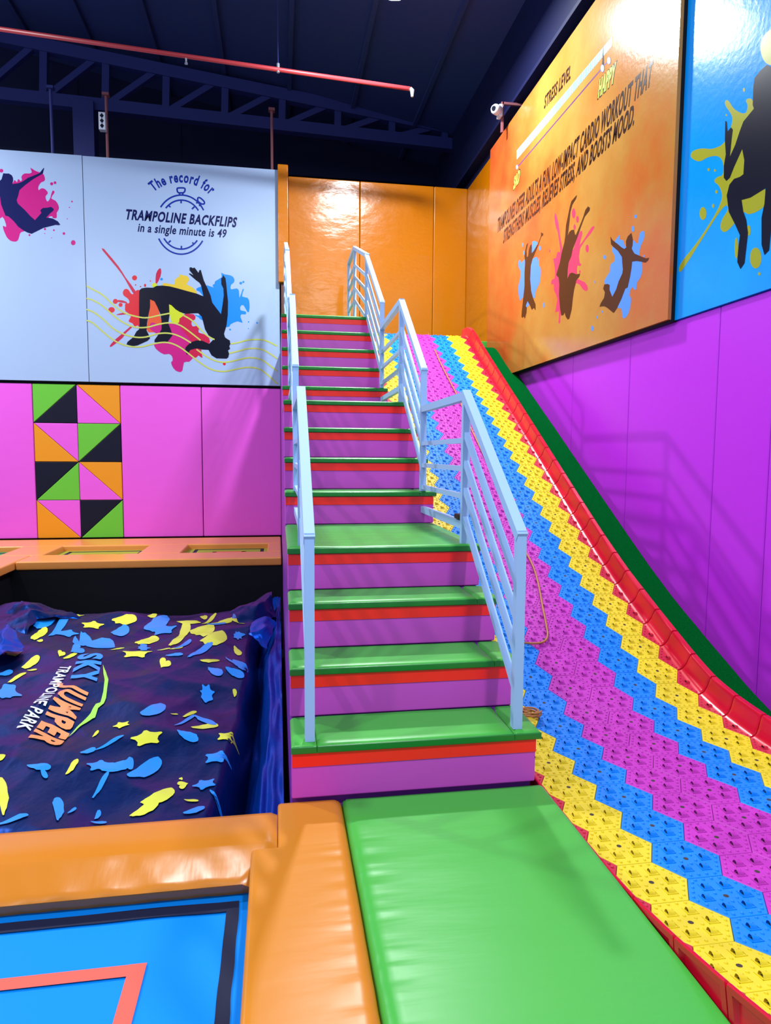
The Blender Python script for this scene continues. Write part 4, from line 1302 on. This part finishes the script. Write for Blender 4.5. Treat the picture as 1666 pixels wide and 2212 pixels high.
# the level bar with its fine ticks
pa, pb = (1116.8, 325), (1322.2, 79.5)
qa, qb = (1116.8, 344.5), (1321.6, 100)
A0, A1 = on(0, XM - 0.001, *qa), on(0, XM - 0.001, *pa)
C0, C1 = on(0, XM - 0.001, *qb), on(0, XM - 0.001, *pb)
b = MB(); b.poly([A0, A1, C1, C0][::-1]); b.build('level_bar', I_palecyan, am)
b = MB()
nt_ = 64
for k in range(nt_ + 1):
    u = k / nt_
    lo_, hi_ = A0.lerp(C0, u), A1.lerp(C1, u)
    d = Vector((0, 0.006, 0)); o_ = Vector((-0.0004, 0, 0))
    b.poly([lo_ + o_ - d, lo_ + o_ + d, hi_ + o_ + d, hi_ + o_ - d])
b.build('level_bar_ticks', ink('teal_tick_print', 120, 178, 200), am)
B3.strokes('dial_line', (0, 0, 1), [[(1118, 361), (1302, 146)], [(1303, 144), (1316, 129)]], 0.016, I_violet, 2, sm=0)
B3.shape('dial_needle', (0, 0, 1), [[(1303.6, 98), (1305.2, 140), (1300.8, 143)]], I_dkbrown, 4)
B3.drops('dial_knob', (0, 0, 1), [(1302, 147.5, 3.6, 8), (1316, 131, 3.6, 7.5), (1117.5, 361, 2.2, 4.8)], I_palecyan, 5)
B3.drops('dial_knob_rim', (0, 0, 1), [(1302, 147.5, 4.4, 9), (1316, 131, 4.4, 8.5), (1117.5, 361, 2.7, 5.6)], I_violet, 3)
B3.shape('blue_splash', ZJ, [[(215, 1230), (210, 1150), (230, 1115), (255, 1160), (300, 1110), (420, 1100), (450, 1080), (490, 1080), (490, 1160), (520, 1070), (515, 1200), (540, 1230), (540, 1370), (520, 1470), (490, 1530), (465, 1590), (455, 1690), (420, 1670), (270, 1680), (240, 1730), (215, 1650), (210, 1500), (235, 1400), (240, 1280)], [(425, 835), (490, 850), (480, 900), (408, 1015), (415, 880)], [(345, 1732), (375, 1780), (305, 1845), (315, 1790)]], I_cornflower, 1, 1)
B3.drops('paint_drop', ZJ, [(275, 890, 9, 30), (290, 1010, 9, 35), (530, 940, 16, 35), (588, 1790, 12, 40)], I_cornflower, 1.6)
B3.shape('jumper_silhouette', ZJ, [[(255, 1960), (260, 1880), (275, 1750), (300, 1500), (300, 1300), (310, 1150), (300, 1060), (310, 980), (330, 890), (358, 860), (345, 900), (330, 980), (335, 1075), (355, 1060), (365, 960), (385, 900), (405, 880), (412, 930), (408, 1015), (440, 980), (500, 880), (545, 760), (545, 705), (580, 720), (580, 745), (550, 770), (500, 910), (450, 1030), (420, 1100), (395, 1200), (385, 1400), (400, 1580), (430, 1690), (465, 1780), (465, 1870), (440, 1830), (410, 1860), (385, 1800), (345, 1730), (320, 1800), (335, 1830), (330, 1900), (305, 1995), (290, 1960), (265, 1980)]], I_brown, 3)
B3.shape('pink_splash', ZJ, [[(730, 1100), (770, 1090), (790, 1000), (830, 1000), (850, 960), (1000, 1000), (1060, 850), (1130, 690), (1165, 720), (1120, 900), (1230, 740), (1300, 630), (1345, 620), (1290, 720), (1130, 940), (1120, 1150), (1145, 1170), (1130, 1210), (1090, 1200), (1085, 1320), (1100, 1400), (1200, 1450), (1245, 1540), (1220, 1580), (1170, 1550), (1070, 1460), (1000, 1700), (850, 1880), (835, 2040), (805, 2050), (815, 1880), (755, 1895), (790, 1700), (740, 1570), (740, 1480), (700, 1480), (710, 1410), (750, 1390), (755, 1250)], [(750, 440), (765, 425), (805, 560), (825, 720), (860, 920), (870, 1000), (840, 1000), (800, 720), (770, 640), (748, 500)]], I_hotpink, 1, 1)
B3.drops('paint_drop', ZJ, [(1033, 420, 25, 75), (1090, 510, 20, 52), (1048, 625, 18, 42), (1235, 945, 24, 58), (678, 985, 9, 20), (1125, 1290, 10, 25)], I_hotpink, 1.5)
B3.shape('jumper_silhouette', ZJ, [[(775, 1330), (800, 1250), (830, 1150), (855, 1010), (895, 860), (910, 750), (920, 600), (945, 480), (975, 330), (1000, 240), (1060, 170), (1085, 145), (1070, 200), (1015, 290), (985, 400), (970, 560), (945, 755), (970, 700), (1000, 670), (1040, 665), (1055, 740), (1070, 740), (1120, 620), (1175, 480), (1210, 370), (1250, 315), (1278, 340), (1270, 380), (1200, 470), (1150, 600), (1090, 780), (1020, 950), (1000, 1060), (960, 1150), (945, 1260), (940, 1400), (975, 1320), (1010, 1305), (1080, 1330), (1130, 1320), (1120, 1360), (1075, 1420), (1040, 1560), (1020, 1700), (1005, 1850), (970, 1990), (945, 2005), (915, 1960), (900, 1900), (880, 1940), (850, 1945), (830, 1830), (815, 1640), (820, 1480), (810, 1380), (780, 1350)]], I_brown, 3)
B3.shape('blue_splash', ZK, [[(405, 740), (440, 630), (530, 510), (520, 590), (580, 600), (610, 690), (640, 700), (740, 600), (790, 640), (830, 650), (850, 520), (890, 455), (935, 470), (920, 600), (880, 680), (850, 840), (890, 960), (900, 1100), (860, 1230), (810, 1300), (800, 1410), (760, 1410), (740, 1370), (700, 1430), (690, 1520), (715, 1560), (700, 1700), (660, 1830), (600, 1885), (570, 1860), (555, 1720), (500, 1720), (405, 1535), (360, 1420), (280, 1310), (290, 1240), (340, 1160), (370, 1100), (375, 1000), (440, 950), (440, 850), (410, 800)]], I_cornflower, 1, 1)
B3.drops('paint_drop', ZK, [(790, 210, 20, 30), (745, 415, 22, 50), (75, 2055, 20, 45), (280, 880, 24, 34), (925, 862, 16, 14), (155, 1870, 10, 25), (235, 1780, 10, 20), (118, 1290, 8, 22)], I_cornflower, 1.6)
B3.shape('jumper_silhouette', ZK, [[(195, 1700), (215, 1640), (270, 1550), (285, 1460), (255, 1400), (275, 1330), (330, 1320), (365, 1340), (360, 1420), (405, 1535), (470, 1410), (510, 1280), (570, 1150), (580, 1080), (570, 980), (565, 880), (500, 780), (420, 710), (385, 670), (375, 540), (410, 600), (490, 660), (560, 720), (605, 745), (635, 720), (630, 620), (660, 540), (720, 480), (745, 600), (740, 690), (725, 740), (770, 820), (840, 850), (880, 870), (960, 900), (1015, 890), (990, 940), (950, 970), (880, 955), (800, 945), (735, 955), (720, 1080), (700, 1200), (660, 1380), (620, 1400), (560, 1560), (490, 1710), (430, 1800), (400, 1780), (330, 1720), (280, 1690), (230, 1690)]], I_brown, 3)

# ------------------------------------------------------------------ blue mural beside it
bm_ = empty('mural_board', (XR, 1.2, 2.54), 'bright blue board with black figure and olive splash, right edge', 'mural')
b = MB(); b.box(XR - 0.02, XR + 0.11, -0.4, 2.248, 2.545, 6.1); b.build('panel', M_bluemural, bm_)
B4 = Board(0, XR - 0.0203, bm_, -1)
ZM = (1480, 60, 3.951)
B4.blob('olive_splash', ZM, [[(45, 1100), (60, 1050), (150, 1025), (230, 1040), (345, 990), (410, 800), (400, 740), (340, 660), (345, 615), (375, 620), (420, 700), (520, 745), (540, 660), (515, 620), (545, 600), (580, 610), (600, 700), (560, 900), (500, 1040), (520, 1250), (700, 1370), (700, 1500), (640, 1560), (540, 1600), (500, 1560), (420, 1680), (340, 1755), (300, 1720), (310, 1640), (380, 1540), (340, 1500), (150, 1800), (0, 2040), (-50, 2100), (-50, 2020), (110, 1830), (330, 1480), (300, 1350), (240, 1310), (280, 1270), (330, 1260), (330, 1150), (290, 1090), (200, 1100), (130, 1145), (80, 1130)], [(640, 200), (650, 100), (720, 10), (830, 0), (840, 330), (690, 320)]], I_olive, 1)
B4.drops('paint_drop', ZM, [(155, 1585, 30, 55), (605, 1965, 50, 90), (635, 2100, 12, 15), (203, 1210, 10, 13), (257, 1218, 9, 12), (270, 1400, 10, 16), (242, 1520, 11, 18), (505, 530, 9, 18), (355, 745, 8), (545, 1730, 18, 45), (440, 1880, 16, 90)], I_olive, 1.5)
B4.shape('dancer_silhouette', ZM, [[(700, 315), (640, 370), (595, 430), (585, 500), (580, 660), (590, 690), (500, 800), (470, 880), (430, 1000), (385, 1100), (400, 950), (410, 870), (395, 850), (365, 885), (358, 800), (345, 795), (342, 960), (350, 1080), (333, 1180), (333, 1280), (355, 1308), (385, 1280), (420, 1190), (490, 1035), (508, 1130), (500, 1250), (470, 1272), (420, 1290), (380, 1340), (358, 1430), (375, 1570), (430, 1680), (470, 1770), (455, 1900), (448, 2000), (475, 2060), (510, 2010), (525, 1880), (540, 1750), (525, 1640), (500, 1570), (485, 1470), (560, 1450), (690, 1370), (680, 1500), (655, 1620), (655, 1850), (680, 1940), (720, 1900), (740, 1700), (780, 1500), (850, 1350), (900, 1200), (900, 700), (860, 500), (800, 370)]], I_black, 3)

# ------------------------------------------------------------------ things under the roof
tr_ = empty('roof_truss', (-2, 10.1, 7.6), 'dark navy steel roof truss behind the white boards', 'truss')
YT = 10.1
c0, c1 = on(1, YT, -120, 192), on(1, YT, 1010, 318)
t0, t1 = on(1, YT, -120, 58), on(1, YT, 1010, 288)
b = MB(); b.bar(c0, c1, 0.16, 0.2); b.build('bottom_chord', M_navy, tr_)
b = MB(); b.bar(t0, t1, 0.16, 0.2); b.build('top_chord', M_navy, tr_)
for k in range(9):
    u = (k + 0.55) / 9; u2 = (k + 1.5) / 9
    b = MB(); b.bar(c0.lerp(c1, u), t0.lerp(t1, u), 0.12, 0.12); b.build('web_post', M_navy, tr_)
    if u2 <= 1:
        b = MB(); b.bar(c0.lerp(c1, u), t0.lerp(t1, u2 - 0.01), 0.1, 0.1); b.build('web_diagonal', M_navy, tr_)
cx_ = on(1, YT, 186, 300)
b = MB(); b.box(cx_.x - 0.17, cx_.x + 0.17, YT - 0.15, YT + 0.15, -1.1, on(1, YT, 186, 225).z)
props(b.build('steel_column', M_navy), 'dark navy steel column behind the white boards', 'column')
sp = empty('sprinkler_pipe', on(1, 6.5, 440, 128), 'thin red sprinkler pipe hanging under the dark roof', 'pipe')
p0, p1 = on(1, 6.5, -60, 54), on(1, 6.5, 886, 192)
b = MB(); b.tube([p0, p1], 0.027, 10); b.build('pipe_run', M_pipe, sp, smooth=True)
b = MB(); b.tube([p1, p1 + Vector((0.03, 0, -0.02)), p1 + Vector((0.03, 0, -0.1))], [0.03, 0.03, 0.016], 8); b.build('sprinkler_head', M_steel, sp)
h0 = on(1, 6.5, 402, 122)
b = MB(); b.tube([h0, h0 + Vector((0, 0, -0.06)), h0 + Vector((0, 0, -0.09))], [0.014, 0.01, 0.022], 8); b.build('sprinkler_head', M_steel, sp)
h1 = on(1, 6.5, 601, 148)
b = MB(); b.tube([h1 + Vector((0, 0, -0.05)), h1 + Vector((0, 0, 0.06))], 0.02, 8); b.build('clamp', M_steel, sp)
b = MB(); b.tube([h1, (h1.x, h1.y, roof_z(h1.x))], 0.007, 6); b.build('hanger_rod', M_navy, sp)
for (xp, ya, yb, m, lab) in ((229, 205, 345, M_rust, 'rust coloured rod behind the board, with a small box on it'), (587, 238, 370, M_rust, 'rust coloured rod behind the board, near the orange column pad'), (109, 190, 335, M_navy, 'dark pole with a flat cap behind the left white board')):
    a_, c_ = on(1, 8.75, xp, ya), on(1, 8.75, xp, yb)
    b = MB(); b.tube([(a_.x, 8.75, -1.15), (a_.x, 8.75, a_.z)], 0.022, 8)
    b.box(a_.x - 0.05, a_.x + 0.05, 8.7, 8.8, a_.z - 0.02, a_.z + 0.02)
    props(b.build('support_rod', m), lab, 'rod', 'rods behind the white boards')
q = on(1, 8.7, 223, 266)
bx = empty('wall_box', q - Vector((0, 0, 0.12)), 'small white box with dark diamonds on a rod', 'box')
b = MB(); b.bbox(q.x - 0.05, q.x + 0.05, 8.62, 8.72, q.z - 0.13, q.z + 0.13, 0.006, 2); b.build('housing', M_whiteplastic, bx, wn=True)
b = MB()
for k in (-1, 0, 1): b.poly([(q.x - 0.03, 8.618, q.z + k * 0.075), (q.x, 8.618, q.z + k * 0.075 - 0.038), (q.x + 0.03, 8.618, q.z + k * 0.075), (q.x, 8.618, q.z + k * 0.075 + 0.038)])
b.build('dark_face', M_padblack, bx)

# security camera on its bracket
k0_ = on(0, 2.93, 1085, 262); k1_ = on(0, 2.93, 1085, 222)
sc_ = empty('security_camera', (2.93, k0_.y, k0_.z), 'small white security camera above the amber board', 'camera')
b = MB(); b.bar((2.93, k0_.y, 5.75), (2.93, k0_.y, k1_.z), 0.03); b.bar((2.93, k0_.y, k1_.z - 0.015), (3.2, k0_.y, k1_.z - 0.015), 0.03); b.build('bracket', M_rust, sc_)
cc = on(0, 2.9, 1076, 248)
b = MB(); b.bbox(2.87, 2.92, k0_.y - 0.06, k0_.y + 0.06, cc.z - 0.08, cc.z + 0.07, 0.01, 2); b.build('base_plate', M_whiteplastic, sc_, wn=True)
d_ = Vector((-0.72, -0.6, -0.12)).normalized()
s0 = Vector((2.88, k0_.y - 0.01, cc.z))
b = MB(); b.tube([s0, s0 + d_ * 0.03, s0 + d_ * 0.10, s0 + d_ * 0.13], [0.055, 0.065, 0.062, 0.045], 16); b.build('camera_body', M_whiteplastic, sc_, smooth=True)
b = MB(); b.tube([s0 + d_ * 0.128, s0 + d_ * 0.14], [0.034, 0.028], 14); b.build('lens', M_lens, sc_)

# ------------------------------------------------------------------ small things on the slide and rail
def on_slide(px_, py_):
    """where the sight line meets the slide"""
    d = RIGHT * ((px_ - W_PX / 2) / F_PX) + DOWN * ((py_ - H_PX / 2) / F_PX) + FWD
    best = None
    for t in np.linspace(1.5, 11, 1900):
        p = CAM + d * t
        if p.y < 6.7 and p.z <= slide_z(p.y) + 0.02:
            return Vector((p.x, p.y, slide_z(p.y) + 0.022))
    return p


path = [(925, 718), (936, 748), (952, 786), (975, 830), (992, 862), (1015, 920), (1035, 962), (1062, 1020), (1092, 1090), (1120, 1150), (1134, 1190), (1152, 1222), (1164, 1262), (1172, 1310), (1182, 1358), (1184, 1378), (1176, 1388), (1155, 1392), (1132, 1390)]
P3 = [on_slide(*q) for q in path]
for _ in range(2):
    o_ = [P3[0]]
    for k in range(len(P3) - 1): o_ += [P3[k] * 0.75 + P3[k + 1] * 0.25, P3[k] * 0.25 + P3[k + 1] * 0.75]
    P3 = o_ + [P3[-1]]
b = MB(); b.tube(P3, 0.0075, 8)
props(b.build('cord', M_cord, smooth=True), 'thin orange cord running down the pink slide tiles', 'cord')
c_ = on_slide(1146, 1546)
co = []
for k in range(90):
    a = k / 90 * 2 * math.pi * 4
    r = 0.045 + 0.012 * math.sin(k * 0.37)
    co.append(c_ + Vector((r * 1.1 * math.cos(a), r * math.sin(a), 0.004 + 0.00025 * k)))
b = MB(); b.tube(co, 0.006, 6)
props(b.build('cord_coil', M_cord, smooth=True), 'small coil of orange cord beside the lowest step', 'cord')
b = MB(); b.bbox(0.985, 1.035, 0.99, 1.09, 1.092, 1.122, 0.006, 2)
props(b.build('clip', M_clip, wn=True), 'small dark brown clip on the lowest landing rail bar', 'clip')
